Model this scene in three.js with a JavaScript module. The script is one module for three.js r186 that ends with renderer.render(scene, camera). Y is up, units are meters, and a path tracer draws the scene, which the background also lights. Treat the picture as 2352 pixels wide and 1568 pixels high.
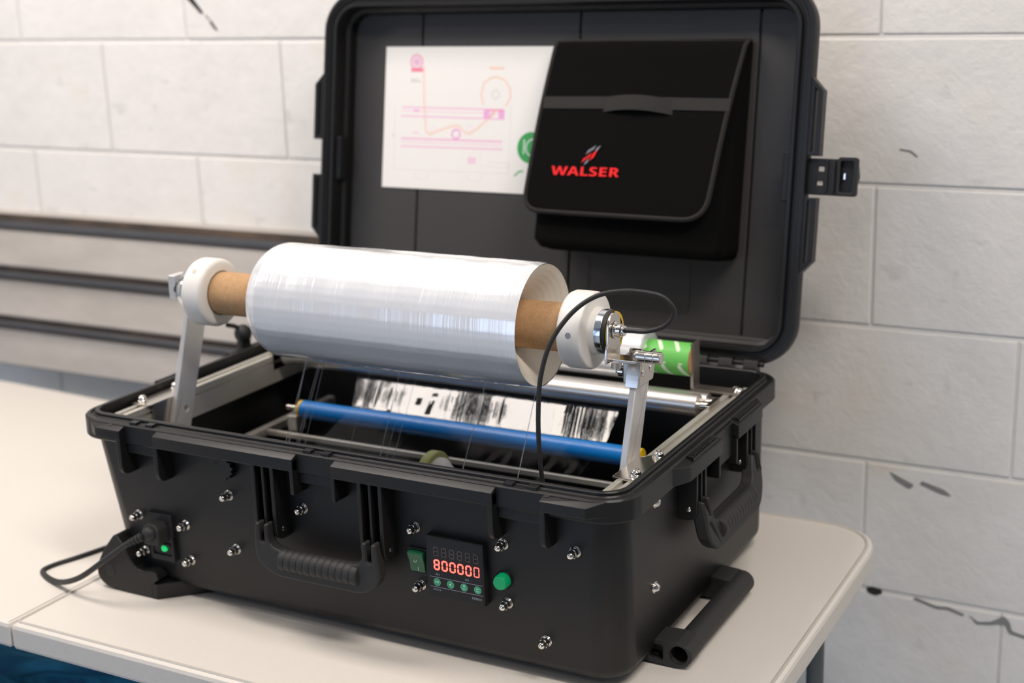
import * as THREE from 'three';
import { mergeGeometries, mergeVertices, toCreasedNormals } from 'three/addons/utils/BufferGeometryUtils.js';
import { RoundedBoxGeometry } from 'three/addons/geometries/RoundedBoxGeometry.js';
import { FontLoader } from 'three/addons/loaders/FontLoader.js';
import { TextGeometry } from 'three/addons/geometries/TextGeometry.js';
import { RectAreaLightUniformsLib } from 'three/addons/lights/RectAreaLightUniformsLib.js';

// ------------------------------------------------------------------ camera, exposure, big lights
// All measures below are taken from the top of the case's lip (y = 0 there); LIP is that lip's height over the floor.
const LIP = 0.975, TAB = -0.235, WALLZ = -0.49, FLOOR = -LIP, CEIL = 2.35;
const scene = new THREE.Scene();
scene.background = new THREE.Color(0x20242a);
const camera = new THREE.PerspectiveCamera(2 * Math.atan(784 / 3213) * 180 / Math.PI, 2352 / 1568, 0.05, 60);
camera.position.set(0.91274, 0.51749 + LIP, 1.45803);
camera.up.set(-0.095199, 0.966048, -0.240183);
camera.lookAt(0.91274 - 0.464149, 0.51749 + LIP - 0.256523, 1.45803 - 0.847798);
camera.focus = 1.50; camera.userData.fStop = 3.6;
const renderer = new THREE.WebGLRenderer({ antialias: true });
renderer.toneMapping = THREE.LinearToneMapping;
renderer.toneMappingExposure = 0.88;
renderer.shadowMap.enabled = true;
RectAreaLightUniformsLib.init();
// ceiling fixtures: x, height, z, length x, width z, turn, intensity, colour
const LAMPS = [
  [-0.95, 1.80, 0.35, 1.2, 0.62, 0, 14, 0xfff4ea],
  [0.9, 2.05, 2.8, 1.2, 0.32, 0, 5, 0xfff1e4],
  [-3.0, 2.05, 1.5, 1.2, 0.32, 0, 26, 0xfff3e8],
  [1.55, 2.10, 0.95, 1.2, 0.32, 0, 46, 0xfff4ea],
];
const WINDOW = { x: -1.2, y: 0.35, z: 4.97, w: 2.6, h: 1.9, power: 1.6, color: 0xb2d2ff };

// ------------------------------------------------------------------ helpers
const V3 = (x, y, z) => new THREE.Vector3(x, y, z);
let seed = 7;
const rnd = () => { seed = (seed * 1664525 + 1013904223) >>> 0; return seed / 4294967296; };
const used = new Map();
function numbered(n) { const k = (used.get(n) ?? -1) + 1; used.set(n, k); return k ? `${n}_${String(k).padStart(3, '0')}` : n; }
const origin = new Map();
function thing(name, label, category, pos = [0, 0, 0], group) {
  const o = new THREE.Group(); o.name = numbered(name); scene.add(o);
  o.position.set(pos[0], pos[1] + LIP, pos[2]); origin.set(o, pos);
  o.userData = { label, category }; if (group) o.userData.group = group;
  return o;
}
function structure(name, pos = [0, 0, 0]) {
  const o = new THREE.Group(); o.name = numbered(name); scene.add(o);
  o.position.set(pos[0], pos[1] + LIP, pos[2]); origin.set(o, pos); o.userData = { kind: 'structure' };
  return o;
}
function boxUV(g) {
  const p = g.attributes.position, n = g.attributes.normal, uv = new Float32Array(p.count * 2);
  for (let i = 0; i < p.count; i++) {
    const ax = Math.abs(n.getX(i)), ay = Math.abs(n.getY(i)), az = Math.abs(n.getZ(i));
    const [u, v] = ax > ay && ax > az ? [p.getZ(i), p.getY(i)] : ay > az ? [p.getX(i), p.getZ(i)] : [p.getX(i), p.getY(i)];
    uv[2 * i] = u; uv[2 * i + 1] = v;
  }
  g.setAttribute('uv', new THREE.BufferAttribute(uv, 2)); return g;
}
function merge(list, keepUV) {
  const a = (Array.isArray(list) ? list : [list]).map((g) => {
    let q = g.index ? g.toNonIndexed() : g.clone();
    for (const k of Object.keys(q.attributes)) if (!['position', 'normal', 'uv'].includes(k)) q.deleteAttribute(k);
    if (!q.attributes.normal) q.computeVertexNormals();
    if (!keepUV || !q.attributes.uv) boxUV(q);
    q.morphAttributes = {}; q.clearGroups();
    return q;
  });
  return a.length === 1 ? a[0] : mergeGeometries(a);
}
function part(name, geos, mat, parent, opt = {}) {
  const g = merge(geos, opt.uv);
  if (opt.matrix) g.applyMatrix4(opt.matrix);
  const o = origin.get(parent) ?? [0, 0, 0]; g.translate(-o[0], -o[1], -o[2]);
  const m = new THREE.Mesh(g, mat); m.name = name; m.castShadow = m.receiveShadow = true;
  parent.add(m); origin.set(m, o);
  if (opt.label) m.userData.label = opt.label;
  return m;
}
const T = (g, x, y, z) => g.translate(x, y, z);
function box(x0, x1, y0, y1, z0, z1, r = 0.0008) {
  const w = x1 - x0, h = y1 - y0, d = z1 - z0; r = Math.min(r, w / 2.2, h / 2.2, d / 2.2);
  return T(new RoundedBoxGeometry(w, h, d, 2, r), (x0 + x1) / 2, (y0 + y1) / 2, (z0 + z1) / 2);
}
function plain(x0, x1, y0, y1, z0, z1) { return T(new THREE.BoxGeometry(x1 - x0, y1 - y0, z1 - z0), (x0 + x1) / 2, (y0 + y1) / 2, (z0 + z1) / 2); }
// lathe about x: profile of [x, r]
function latheX(prof, cy, cz, seg = 48) {
  const g = new THREE.LatheGeometry(prof.map(([x, r]) => new THREE.Vector2(Math.max(r, 1e-5), x)), seg);
  g.rotateZ(-Math.PI / 2); return T(g, 0, cy, cz);
}
function latheZ(prof, cx, cy, seg = 24) {       // profile of [z, r]
  const g = new THREE.LatheGeometry(prof.map(([z, r]) => new THREE.Vector2(Math.max(r, 1e-5), z)), seg);
  g.rotateX(Math.PI / 2); return T(g, cx, cy, 0);
}
function latheY(prof, cx, cz, seg = 24) {
  return T(new THREE.LatheGeometry(prof.map(([y, r]) => new THREE.Vector2(Math.max(r, 1e-5), y)), seg), cx, 0, cz);
}
function cylX(x0, x1, r, cy, cz, seg = 40, b = 0.0008) { return latheX([[x0, 0], [x0, r - b], [x0 + b, r], [x1 - b, r], [x1, r - b], [x1, 0]].map((p) => p), cy, cz, seg); }
const crease = (g, a = 0.6) => toCreasedNormals(g, a);
function tube(pts, r, seg = 80, rs = 12, closed = false, tension = 0.5) {
  return new THREE.TubeGeometry(new THREE.CatmullRomCurve3(pts.map((p) => V3(...p)), closed, 'centripetal', tension), seg, r, rs, closed);
}
function shapeOf(pts, holes = []) {
  const s = new THREE.Shape(pts.map((p) => new THREE.Vector2(...p)));
  for (const h of holes) s.holes.push(h instanceof THREE.Path ? h : new THREE.Path(h.map((p) => new THREE.Vector2(...p))));
  return s;
}
function roundPoly(pts, r) {                    // pts of [x, y] or [x, y, r]
  const s = new THREE.Shape(), n = pts.length;
  pts.forEach((p, i) => {
    const a = pts[(i + n - 1) % n], b = pts[(i + 1) % n], rr = p[2] ?? r;
    const da = Math.hypot(a[0] - p[0], a[1] - p[1]), db = Math.hypot(b[0] - p[0], b[1] - p[1]), k = Math.min(rr, da / 2.05, db / 2.05);
    const s0 = [p[0] + (a[0] - p[0]) / da * k, p[1] + (a[1] - p[1]) / da * k], s1 = [p[0] + (b[0] - p[0]) / db * k, p[1] + (b[1] - p[1]) / db * k];
    i ? s.lineTo(...s0) : s.moveTo(...s0);
    s.quadraticCurveTo(p[0], p[1], ...s1);
  });
  s.closePath(); return s;
}
// shape in (x, y) pushed from z0 to z1 with a small bevel
function exZ(shape, z0, z1, b = 0.0008, cs = 8) {
  const g = new THREE.ExtrudeGeometry(shape, { depth: z1 - z0 - 2 * b, bevelEnabled: b > 0, bevelSize: b, bevelThickness: b, bevelOffset: -b, bevelSegments: 2, curveSegments: cs });
  return T(crease(g, 0.33), 0, 0, z0 + b);
}
// shape in (z, y) pushed from x0 to x1
function exX(shape, x0, x1, b, cs) {
  const g = exZ(shape, x0, x1, b, cs); // x=z', y, z=x'
  g.applyMatrix4(new THREE.Matrix4().set(0, 0, 1, 0, 0, 1, 0, 0, 1, 0, 0, 0, 0, 0, 0, 1));
  flip(g); return g;
}
// shape in (x, z) pushed from y0 to y1
function exY(shape, y0, y1, b, cs) {
  const g = exZ(shape, y0, y1, b, cs);
  g.applyMatrix4(new THREE.Matrix4().set(1, 0, 0, 0, 0, 0, 1, 0, 0, 1, 0, 0, 0, 0, 0, 1));
  flip(g); return g;
}
function flip(g) {                              // the swaps of axes mirror: turn the faces round again
  const idx = g.index;
  if (idx) { const a = idx.array; for (let i = 0; i < a.length; i += 3) { const t = a[i]; a[i] = a[i + 2]; a[i + 2] = t; } }
  else for (const k of Object.keys(g.attributes)) { const at = g.attributes[k], s = at.itemSize, a = at.array; for (let i = 0; i < at.count; i += 3) for (let c = 0; c < s; c++) { const t = a[i * s + c]; a[i * s + c] = a[(i + 2) * s + c]; a[(i + 2) * s + c] = t; } }
  return g;
}
function rrect(x0, x1, y0, y1, r, n = 8) {      // points round a rounded rectangle, anticlockwise
  const out = [];
  for (const [cx, cy, a] of [[x1 - r, y1 - r, 0], [x0 + r, y1 - r, 1], [x0 + r, y0 + r, 2], [x1 - r, y0 + r, 3]])
    for (let i = -1; i <= n + 1; i++) {       // one more point on the straight at either end keeps the flats flat
      const t = (a + Math.min(n, Math.max(0, i)) / n) * Math.PI / 2, e = i < 0 ? -1 : i > n ? 1 : 0, k = Math.min(r * 0.12, 0.002);
      out.push([cx + r * Math.cos(t) - e * k * Math.sin(t), cy + r * Math.sin(t) + e * k * Math.cos(t)]);
    }
  return out;
}
// rings: list of arrays of [x, y, z]; quads between them
function loft(rings, closedRing = true, a = 0.6) {
  const n = rings[0].length, pos = [], idx = [];
  rings.forEach((r) => r.forEach((p) => pos.push(...p)));
  for (let j = 0; j + 1 < rings.length; j++) for (let i = 0; i < (closedRing ? n : n - 1); i++) {
    const k = (i + 1) % n, A = j * n + i, B = j * n + k, C = (j + 1) * n + k, D = (j + 1) * n + i;
    idx.push(A, B, C, A, C, D);
  }
  const g = new THREE.BufferGeometry(); g.setAttribute('position', new THREE.Float32BufferAttribute(pos, 3)); g.setIndex(idx);
  return crease(g, a);
}
// a profile of [outward offset, height] swept round a rounded rectangle; map turns (x, y, h) to a point
function ringSweep(x0, x1, y0, y1, r, prof, map, n = 8) {
  return loft(prof.map(([d, h]) => rrect(x0 - d, x1 + d, y0 - d, y1 + d, Math.max(r + d, 0.002), n).map(([x, y]) => map(x, y, h))), true, 0.5);
}

// ------------------------------------------------------------------ textures
function noiseTile(n, cells, s0) {              // tiling value noise, 0..1
  const s1 = seed; seed = s0; const grid = Float32Array.from({ length: cells * cells }, rnd); seed = s1;
  const out = new Float32Array(n * n), sm = (t) => t * t * (3 - 2 * t);
  for (let y = 0; y < n; y++) for (let x = 0; x < n; x++) {
    const fx = x / n * cells, fy = y / n * cells, ix = Math.floor(fx), iy = Math.floor(fy), tx = sm(fx - ix), ty = sm(fy - iy), jx = (ix + 1) % cells, jy = (iy + 1) % cells;
    const a = grid[iy * cells + ix], b = grid[iy * cells + jx], c = grid[jy * cells + ix], d = grid[jy * cells + jx];
    out[y * n + x] = (a + (b - a) * tx) * (1 - ty) + (c + (d - c) * tx) * ty;
  }
  return out;
}
function fractal(n, list, s0) { const o = new Float32Array(n * n); let tot = 0; list.forEach(([c, w], i) => { const k = noiseTile(n, c, s0 + i * 91); tot += w; for (let j = 0; j < o.length; j++) o[j] += k[j] * w; }); return o.map((v) => v / tot); }
function dataTex(w, h, fn, size, srgb) {
  const a = new Uint8Array(w * h * 4);
  for (let y = 0; y < h; y++) for (let x = 0; x < w; x++) { const c = fn(x, y), i = 4 * (y * w + x); for (let k = 0; k < 3; k++) a[i + k] = Math.max(0, Math.min(255, Math.round(255 * (Array.isArray(c) ? c[k] : c)))); a[i + 3] = 255; }
  const t = new THREE.DataTexture(a, w, h); t.wrapS = t.wrapT = THREE.RepeatWrapping; t.magFilter = THREE.LinearFilter; t.minFilter = THREE.LinearMipmapLinearFilter; t.generateMipmaps = true;
  if (srgb) t.colorSpace = THREE.SRGBColorSpace;
  t.repeat.set(1 / size[0], 1 / size[1]); t.needsUpdate = true; return t;
}
const fine = fractal(256, [[128, 1], [64, 0.6], [16, 0.25]], 11);
const grainTex = dataTex(256, 256, (x, y) => fine[y * 256 + x], [0.06, 0.06]);
const wallN = fractal(512, [[128, 0.5], [64, 0.6], [24, 0.8], [8, 0.5]], 21);
const wallBump = dataTex(512, 512, (x, y) => wallN[y * 512 + x], [0.42, 0.42]);
const wallSp = fractal(512, [[80, 1], [32, 0.7]], 33), wallSt = fractal(512, [[9, 1], [22, 0.5]], 41);
const wallMap = dataTex(512, 512, (x, y) => {
  const i = y * 512 + x, sp = Math.max(0, wallSp[i] - 0.82) * 0.5, st = Math.max(0, wallSt[i] - 0.7) * 0.4, v = 0.93 - sp * 0.9 + (wallN[i] - 0.5) * 0.05;
  return [v - st * 0.05, v - 0.008 - st * 0.22, v - 0.022 - st * 0.5];
}, [1.37, 1.13], true);
const tabN = fractal(256, [[64, 1], [128, 1], [6, 0.3]], 51);
const tableBump = dataTex(256, 256, (x, y) => tabN[y * 256 + x], [0.05, 0.05]);
const brushN = noiseTile(256, 128, 61), brush2 = noiseTile(256, 16, 62);
const brushTex = dataTex(256, 256, (x, y) => 0.5 + 0.5 * (brushN[(y * 256 + (x >> 5))] - 0.5) + 0.3 * (brush2[y * 256 + (x >> 3)] - 0.5), [0.12, 0.03]);
const beamN = fractal(512, [[6, 1], [14, 0.8], [40, 0.5]], 71);
const beamTex = dataTex(512, 512, (x, y) => { const v = beamN[y * 512 + x], r = Math.max(0, v - 0.7) * 1.2, k = (v - 0.5) * 0.1; return [0.72 + k + r * 0.05, 0.70 + k - r * 0.05, 0.68 + k - r * 0.14]; }, [1.1, 0.35], true);
const rustTex = dataTex(512, 512, (x, y) => { const v = beamN[y * 512 + x]; return [0.33 + (v - 0.5) * 0.24, 0.285 + (v - 0.5) * 0.18, 0.25 + (v - 0.5) * 0.12]; }, [0.7, 0.3], true);
const floorN = fractal(512, [[5, 1], [12, 1], [40, 0.4]], 81);
const floorTex = dataTex(512, 512, (x, y) => { const v = floorN[y * 512 + ((x + (y >> 1)) & 511)]; return [0.2 + (v - 0.5) * 0.3, 0.55 + (v - 0.5) * 0.7, 0.73 + (v - 0.5) * 0.7]; }, [0.9, 0.5], true);
const cardN = fractal(256, [[64, 1], [20, 0.6], [128, 0.6]], 91);
const cardTex = dataTex(256, 256, (x, y) => { const v = (cardN[y * 256 + x] - 0.5) * 0.12; return [0.72 + v, 0.57 + v, 0.41 + v]; }, [0.1, 0.1], true);
const feltN = fractal(256, [[128, 1], [90, 1], [30, 0.5]], 101);
const feltTex = dataTex(256, 256, (x, y) => feltN[y * 256 + x], [0.025, 0.025]);
// wound film: fine rings across the length, a few streaks
const filmRow = new Float32Array(1024); { seed = 111; for (let k = 0; k < 260; k++) { const c = rnd() * 1024, w = 0.6 + rnd() * 5, h = (rnd() - 0.5); for (let i = -12; i <= 12; i++) filmRow[(Math.round(c) + i + 1024) % 1024] += h * Math.exp(-i * i / (w * w)); } }
const filmN = fractal(512, [[4, 1], [10, 0.7]], 121);
const filmBump = dataTex(1024, 512, (x, y) => 0.5 + 0.16 * filmRow[(x + Math.round(6 * filmN[y * 512 + (x >> 1)])) % 1024] + 0.25 * (filmN[y * 512 + (x >> 1)] - 0.5), [0.37, 1]);
seed = 5;

// ------------------------------------------------------------------ materials
const S = (o) => new THREE.MeshStandardMaterial(o), P = (o) => new THREE.MeshPhysicalMaterial(o);
const lin = (r, g, b) => new THREE.Color().setRGB(r, g, b);
const M = {
  plastic: P({ color: lin(0.007, 0.007, 0.0074), roughness: 0.43, specularIntensity: 0.85, bumpMap: grainTex, bumpScale: 0.00006 }),
  plasticIn: S({ color: lin(0.046, 0.0435, 0.0425), roughness: 0.55, bumpMap: grainTex, bumpScale: 0.0001 }),
  plasticDark: S({ color: lin(0.008, 0.008, 0.009), roughness: 0.55 }),
  rubber: S({ color: lin(0.02, 0.02, 0.02), roughness: 0.6 }),
  gasket: S({ color: lin(0.012, 0.012, 0.012), roughness: 0.7 }),
  cable: S({ color: lin(0.018, 0.018, 0.019), roughness: 0.5 }),
  felt: P({ color: lin(0.0032, 0.0031, 0.003), roughness: 1, sheen: 0.05, sheenRoughness: 0.6, sheenColor: lin(0.05, 0.05, 0.05), specularIntensity: 0.3, bumpMap: feltTex, bumpScale: 0.0004 }),
  webbing: S({ color: lin(0.014, 0.0125, 0.0115), roughness: 0.8, bumpMap: feltTex, bumpScale: 0.0003 }),
  red: S({ color: lin(0.9, 0.018, 0.022), roughness: 0.9 }),
  greyThread: S({ color: lin(0.2, 0.21, 0.25), roughness: 0.6 }),
  alu: S({ color: lin(0.62, 0.60, 0.55), metalness: 0.75, roughness: 0.5 }),
  aluArm: S({ color: lin(0.76, 0.74, 0.72), metalness: 0.72, roughness: 0.42, bumpMap: brushTex, bumpScale: 0.00006 }),
  steel: S({ color: lin(0.66, 0.62, 0.57), metalness: 1, roughness: 0.24, bumpMap: brushTex, bumpScale: 0.00003 }),
  darkSteel: S({ color: lin(0.3, 0.27, 0.24), metalness: 0.85, roughness: 0.38 }),
  roller: S({ color: lin(0.75, 0.72, 0.68), metalness: 0.9, roughness: 0.33 }),
  nut: S({ color: lin(0.78, 0.74, 0.69), metalness: 1, roughness: 0.13 }),
  zinc: S({ color: lin(0.72, 0.76, 0.8), metalness: 1, roughness: 0.18 }),
  white: P({ color: lin(0.82, 0.8, 0.76), roughness: 0.42 }),
  card: S({ map: cardTex, roughness: 0.85 }),
  blue: S({ color: lin(0.0, 0.165, 0.52), roughness: 0.38 }),
  yellow: S({ color: lin(0.75, 0.48, 0.01), roughness: 0.45 }),
  film: P({ color: lin(0.9, 0.92, 0.95), roughness: 0.24, clearcoat: 1, clearcoatRoughness: 0.12, bumpMap: filmBump, bumpScale: 0.0007, metalness: 0.28 }),
  filmEnd: P({ color: lin(0.82, 0.77, 0.68), roughness: 0.45 }),
  web: P({ color: lin(0.97, 0.98, 1), transmission: 1, thickness: 0, roughness: 0.03, ior: 1.65 }),
  webClear: P({ color: lin(0.97, 0.98, 1), transmission: 1, thickness: 0, roughness: 0.05, ior: 1.3, specularIntensity: 0.32 }),
  webWrinkle: P({ color: lin(0.85, 0.87, 0.92), transmission: 0.7, thickness: 0, roughness: 0.15, ior: 1.6 }),
  green: S({ color: lin(0.07, 0.42, 0.09), roughness: 0.5 }),
  paleGreen: S({ color: lin(0.42, 0.44, 0.16), roughness: 0.5 }),
  switchGreen: S({ color: lin(0.01, 0.12, 0.05), roughness: 0.35 }),
  lampGreen: S({ color: lin(0.0, 0.28, 0.1), roughness: 0.4, emissive: lin(0.0, 0.08, 0.03) }),
  led: S({ color: lin(0.0, 0.3, 0.1), roughness: 0.4, emissive: lin(0.0, 0.55, 0.13) }),
  digit: S({ color: lin(0.4, 0.02, 0.01), roughness: 0.5, emissive: lin(4, 0.36, 0.26) }),
  digitOff: S({ color: lin(0.085, 0.072, 0.07), roughness: 0.5 }),
  whiteMark: S({ color: lin(0.7, 0.7, 0.7), roughness: 0.5 }),
  table: S({ color: lin(0.72, 0.685, 0.635), roughness: 0.5, bumpMap: tableBump, bumpScale: 0.00025 }),
  legs: S({ color: lin(0.10, 0.11, 0.11), roughness: 0.45 }),
  wall: S({ map: wallMap, roughness: 0.85, bumpMap: wallBump, bumpScale: 0.0012 }),
  wallPlain: S({ color: lin(0.78, 0.76, 0.73), roughness: 0.9 }),
  ceiling: S({ color: lin(0.6, 0.6, 0.6), roughness: 0.9 }),
  floor: S({ color: lin(0.40, 0.44, 0.48), roughness: 0.6 }),
  blanket: S({ map: floorTex, roughness: 0.95, bumpMap: feltTex, bumpScale: 0.0006 }),
  wallDim: S({ color: lin(0.3, 0.31, 0.33), roughness: 0.9 }),
  beam: S({ map: beamTex, roughness: 0.5, metalness: 0.35 }),
  rust: S({ map: rustTex, roughness: 0.7, metalness: 0.2 }),
  mark: S({ color: lin(0.03, 0.028, 0.03), roughness: 0.9 }),
  chip: S({ color: lin(0.27, 0.27, 0.265), roughness: 0.95 }),
};

// ------------------------------------------------------------------ room
{
  const wb = structure('wall_back', [0, FLOOR, WALLZ]);
  part('wall_core', plain(-4.2, 4.6, FLOOR, CEIL, WALLZ - 0.2, WALLZ - 0.0004), M.wall, wb);
  // painted concrete blocks, 16 x 8 inches with mortar joints
  const BW = 0.4064, BH = 0.2032, J = 0.003, vars = [];
  for (let k = 0; k < 4; k++) {
    const g = boxUV(merge(box(-BW / 2 + 0.0003, BW / 2 - 0.0003, -BH / 2 + J / 2, BH / 2 - J / 2, -0.012, 0.0016 + 0.0002 * k, 0.0042)));
    const uv = g.attributes.uv; for (let i = 0; i < uv.count; i++) uv.setXY(i, uv.getX(i) + k * 0.37, uv.getY(i) + k * 0.53);
    vars.push(g);
  }
  const joint = 0.415;                       // height of the bed joint near the top right of the picture
  for (let row = -5; row <= 8; row++) for (let col = -8; col <= 5; col++) {
    const y = joint - (row + 0.5) * BH; if (y + BH / 2 < FLOOR + 0.02) continue;
    const off = ((row % 2) + 2) % 2 ? 0.433 : 0.433 - BW / 2;       // the head joint at x = 0.433 stands in every second course
    const x = off + col * BW - BW / 2;
    const m = new THREE.Mesh(vars[(row * 7 + col * 3 + 80) % 4], M.wall); m.name = 'block'; m.position.set(x, y - FLOOR, 0); m.castShadow = m.receiveShadow = true; wb.add(m);
  }
  // marks on the paint: scuffs, chips, a hole, cracks
  const blot = (pts, m, name, t = 0.0006) => part(name, exZ(roundPoly(pts, 0.003), WALLZ + 0.0022, WALLZ + 0.0022 + t, 0.0002, 3), m, wb);
  blot([[-0.793, 0.50], [-0.772, 0.497], [-0.748, 0.468], [-0.742, 0.461], [-0.749, 0.460], [-0.760, 0.470]], M.mark, 'scuff');
  blot([[-0.739, 0.459], [-0.730, 0.452], [-0.732, 0.449], [-0.741, 0.457]], M.chip, 'scuff');
  blot([[-0.730, 0.451], [-0.722, 0.442], [-0.713, 0.430], [-0.721, 0.433], [-0.731, 0.445]], M.mark, 'scuff');
  blot([[0.468, -0.206], [0.482, -0.212], [0.505, -0.222], [0.498, -0.229], [0.478, -0.219]], M.chip, 'chip');
  blot([[0.515, -0.214], [0.548, -0.223], [0.558, -0.231], [0.544, -0.230], [0.512, -0.219]], M.chip, 'chip');
  blot([[0.441, -0.395], [0.449, -0.392], [0.463, -0.394], [0.466, -0.400], [0.455, -0.406], [0.443, -0.403]], M.mark, 'hole');
  blot([[0.513, -0.397], [0.545, -0.405], [0.562, -0.403], [0.585, -0.410], [0.583, -0.414], [0.560, -0.408], [0.545, -0.410], [0.510, -0.401]], M.chip, 'crack');
  blot([[0.590, -0.409], [0.604, -0.418], [0.622, -0.414], [0.640, -0.402], [0.648, -0.410], [0.652, -0.423], [0.700, -0.432], [0.699, -0.436], [0.648, -0.428], [0.640, -0.414], [0.622, -0.420], [0.602, -0.423]], M.chip, 'crack');
  blot([[0.464, 0.264], [0.480, 0.262], [0.490, 0.254], [0.488, 0.252], [0.478, 0.259], [0.464, 0.261]], M.chip, 'chip', 0.0003);
  const seg = (n, a) => { const o = structure(n, [a[0], a[2], a[4]]); part(n + '_slab', plain(...a), n === 'floor' ? M.floor : n === 'ceiling' ? M.ceiling : n === 'wall_front' || n === 'wall_right' ? M.wallDim : M.wallPlain, o); return o; };
  seg('floor', [-4.2, 4.6, FLOOR - 0.2, FLOOR, -0.7, 5.2]);
  seg('ceiling', [-4.2, 4.6, CEIL, CEIL + 0.2, -0.7, 5.2]);
  seg('wall_left', [-4.4, -4.2, FLOOR, CEIL, -0.7, 5.2]);
  seg('wall_right', [4.6, 4.8, FLOOR, CEIL, -0.7, 5.2]);
  seg('wall_front', [-4.2, 4.6, FLOOR, CEIL, 5.0, 5.2]);
  // a frosted window behind the photographer, out of the picture
  const w = structure('window_1', [WINDOW.x, WINDOW.y - WINDOW.h / 2, 5]);
  part('pane', plain(WINDOW.x - WINDOW.w / 2, WINDOW.x + WINDOW.w / 2, WINDOW.y - WINDOW.h / 2, WINDOW.y + WINDOW.h / 2, 4.985, 5.0), S({ color: 0xffffff, roughness: 0.4, emissive: new THREE.Color(WINDOW.color), emissiveIntensity: 0.6 }), w);
  part('window_frame', exZ(shapeOf(rrect(WINDOW.x - WINDOW.w / 2 - 0.06, WINDOW.x + WINDOW.w / 2 + 0.06, WINDOW.y - WINDOW.h / 2 - 0.06, WINDOW.y + WINDOW.h / 2 + 0.06, 0.005, 2), [rrect(WINDOW.x - WINDOW.w / 2, WINDOW.x + WINDOW.w / 2, WINDOW.y - WINDOW.h / 2, WINDOW.y + WINDOW.h / 2, 0.005, 2)]), 4.96, 5.0, 0.003), M.alu, w);
  const L = new THREE.RectAreaLight(WINDOW.color, WINDOW.power, WINDOW.w, WINDOW.h); L.position.set(WINDOW.x, WINDOW.y + LIP, 4.97); L.lookAt(WINDOW.x, WINDOW.y + LIP, 0); scene.add(L);
  LAMPS.forEach(([x, y, z, l, wd, turn, power, col], i) => {
    const f = thing('ceiling_lamp', ['flat ceiling lamp hung over the left of the table', 'flat ceiling lamp hung over the photographer', 'flat ceiling lamp hung at the left behind the photographer', 'flat ceiling lamp hung far right of the table'][i], 'lamp', [x, y, z], 'ceiling lamps');
    part('housing', box(x - l / 2 - 0.02, x + l / 2 + 0.02, y + 0.006, y + 0.06, z - wd / 2 - 0.02, z + wd / 2 + 0.02, 0.004), M.wallPlain, f);
    part('diffuser', box(x - l / 2, x + l / 2, y, y + 0.0055, z - wd / 2, z + wd / 2, 0.002), S({ color: 0xffffff, roughness: 0.5, emissive: new THREE.Color(col), emissiveIntensity: 2 }), f);
    for (const d of [-0.4, 0.4]) part('rod', latheY([[y + 0.06, 0.006], [CEIL, 0.006]], x + d * l, z, 8), M.alu, f);
    const R = new THREE.RectAreaLight(col, power, l, wd); R.position.set(x, y + LIP - 0.004, z); R.lookAt(x, LIP - 3, z); scene.add(R);
  });
}

// ------------------------------------------------------------------ steel beams stacked along the wall
{
  const tops = [0.088, -0.0145, -0.117], labels = ['topmost of three grey steel beams stacked along the block wall', 'middle of three grey steel beams stacked along the block wall', 'lowest of three grey steel beams, closest to the table edge'];
  tops.forEach((y, i) => {
    const b = thing('steel_beam', labels[i], 'beam', [-1.6, y - 0.1025, -0.465], 'steel beams by the wall');
    const z0 = WALLZ + 0.002, prof = [[z0, y], [-0.4545, y], [-0.4545, y - 0.003], [-0.486, y - 0.004], [-0.486, y - 0.0355], [-0.463, y - 0.036], [-0.438, y - 0.098], [-0.440, y - 0.1022], [z0, y - 0.1022]];
    part('web', exX(shapeOf(prof), -3.2, -0.42, 0.0008), M.beam, b);
    part('top_flange', box(-3.2, -0.42, y - 0.0145, y - 0.0005, -0.4555, -0.4515, 0.0006), M.rust, b, { label: 'rusty brown upper edge' });
  });
}

// ------------------------------------------------------------------ folding table
{
  const t = thing('folding_table', 'cream white plastic folding table under the open black case', 'table', [0.05, FLOOR, 0.03]);
  const leaf = (shape) => [exY(shape, TAB - 0.034, TAB, 0.0055, 10)];
  const xr = 0.502, zb = -0.335, zf = 0.383, fold = -0.388;
  part('tabletop', leaf(roundPoly([[fold + 0.0015, zb, 0.004], [xr, zb, 0.085], [xr, zf, 0.085], [fold + 0.0015, zf, 0.004]], 0.01)), M.table, t);
  // raised bead just inside the edge
  const R = roundPoly([[fold + 0.004, zb + 0.009, 0.004], [xr - 0.008, zb + 0.008, 0.079], [xr - 0.008, zf - 0.008, 0.079], [fold + 0.004, zf - 0.009, 0.004]], 0.01).getPoints(14).map((p) => [p.x, TAB + 0.0002, p.y]);
  part('edge_bead', tube(R, 0.0022, 300, 6, true), M.table, t);
  const m = new THREE.Matrix4().makeTranslation(fold, TAB, 0).multiply(new THREE.Matrix4().makeRotationZ(-1.75 * Math.PI / 180)).multiply(new THREE.Matrix4().makeTranslation(-fold, -TAB, 0));
  part('tabletop', leaf(roundPoly([[-1.28, zb, 0.125], [fold - 0.0015, zb, 0.004], [fold - 0.0015, zf, 0.004], [-1.28, zf, 0.125]], 0.01)), M.table, t, { matrix: m });
  for (const [x, z] of [[0.447, -0.2], [0.447, 0.25], [-1.15, -0.2], [-1.15, 0.25]]) part('leg', latheY([[FLOOR, 0.0115], [TAB - 0.034 + (x < 0 ? 0.02 : 0), 0.0115]], x, z, 20), M.legs, t);
  part('brace', [tube([[0.447, FLOOR + 0.1, -0.2], [0.447, FLOOR + 0.1, 0.25]], 0.008, 4, 10)], M.legs, t);
  part('brace', tube([[0.44, -0.5, 0.02], [0.2, TAB - 0.04, 0.02]], 0.008, 4, 10), M.whiteMark, t);
  part('brace', tube([[0.447, -0.5, -0.2], [0.447, -0.5, 0.25]], 0.008, 4, 10), M.legs, t);
}

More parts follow.
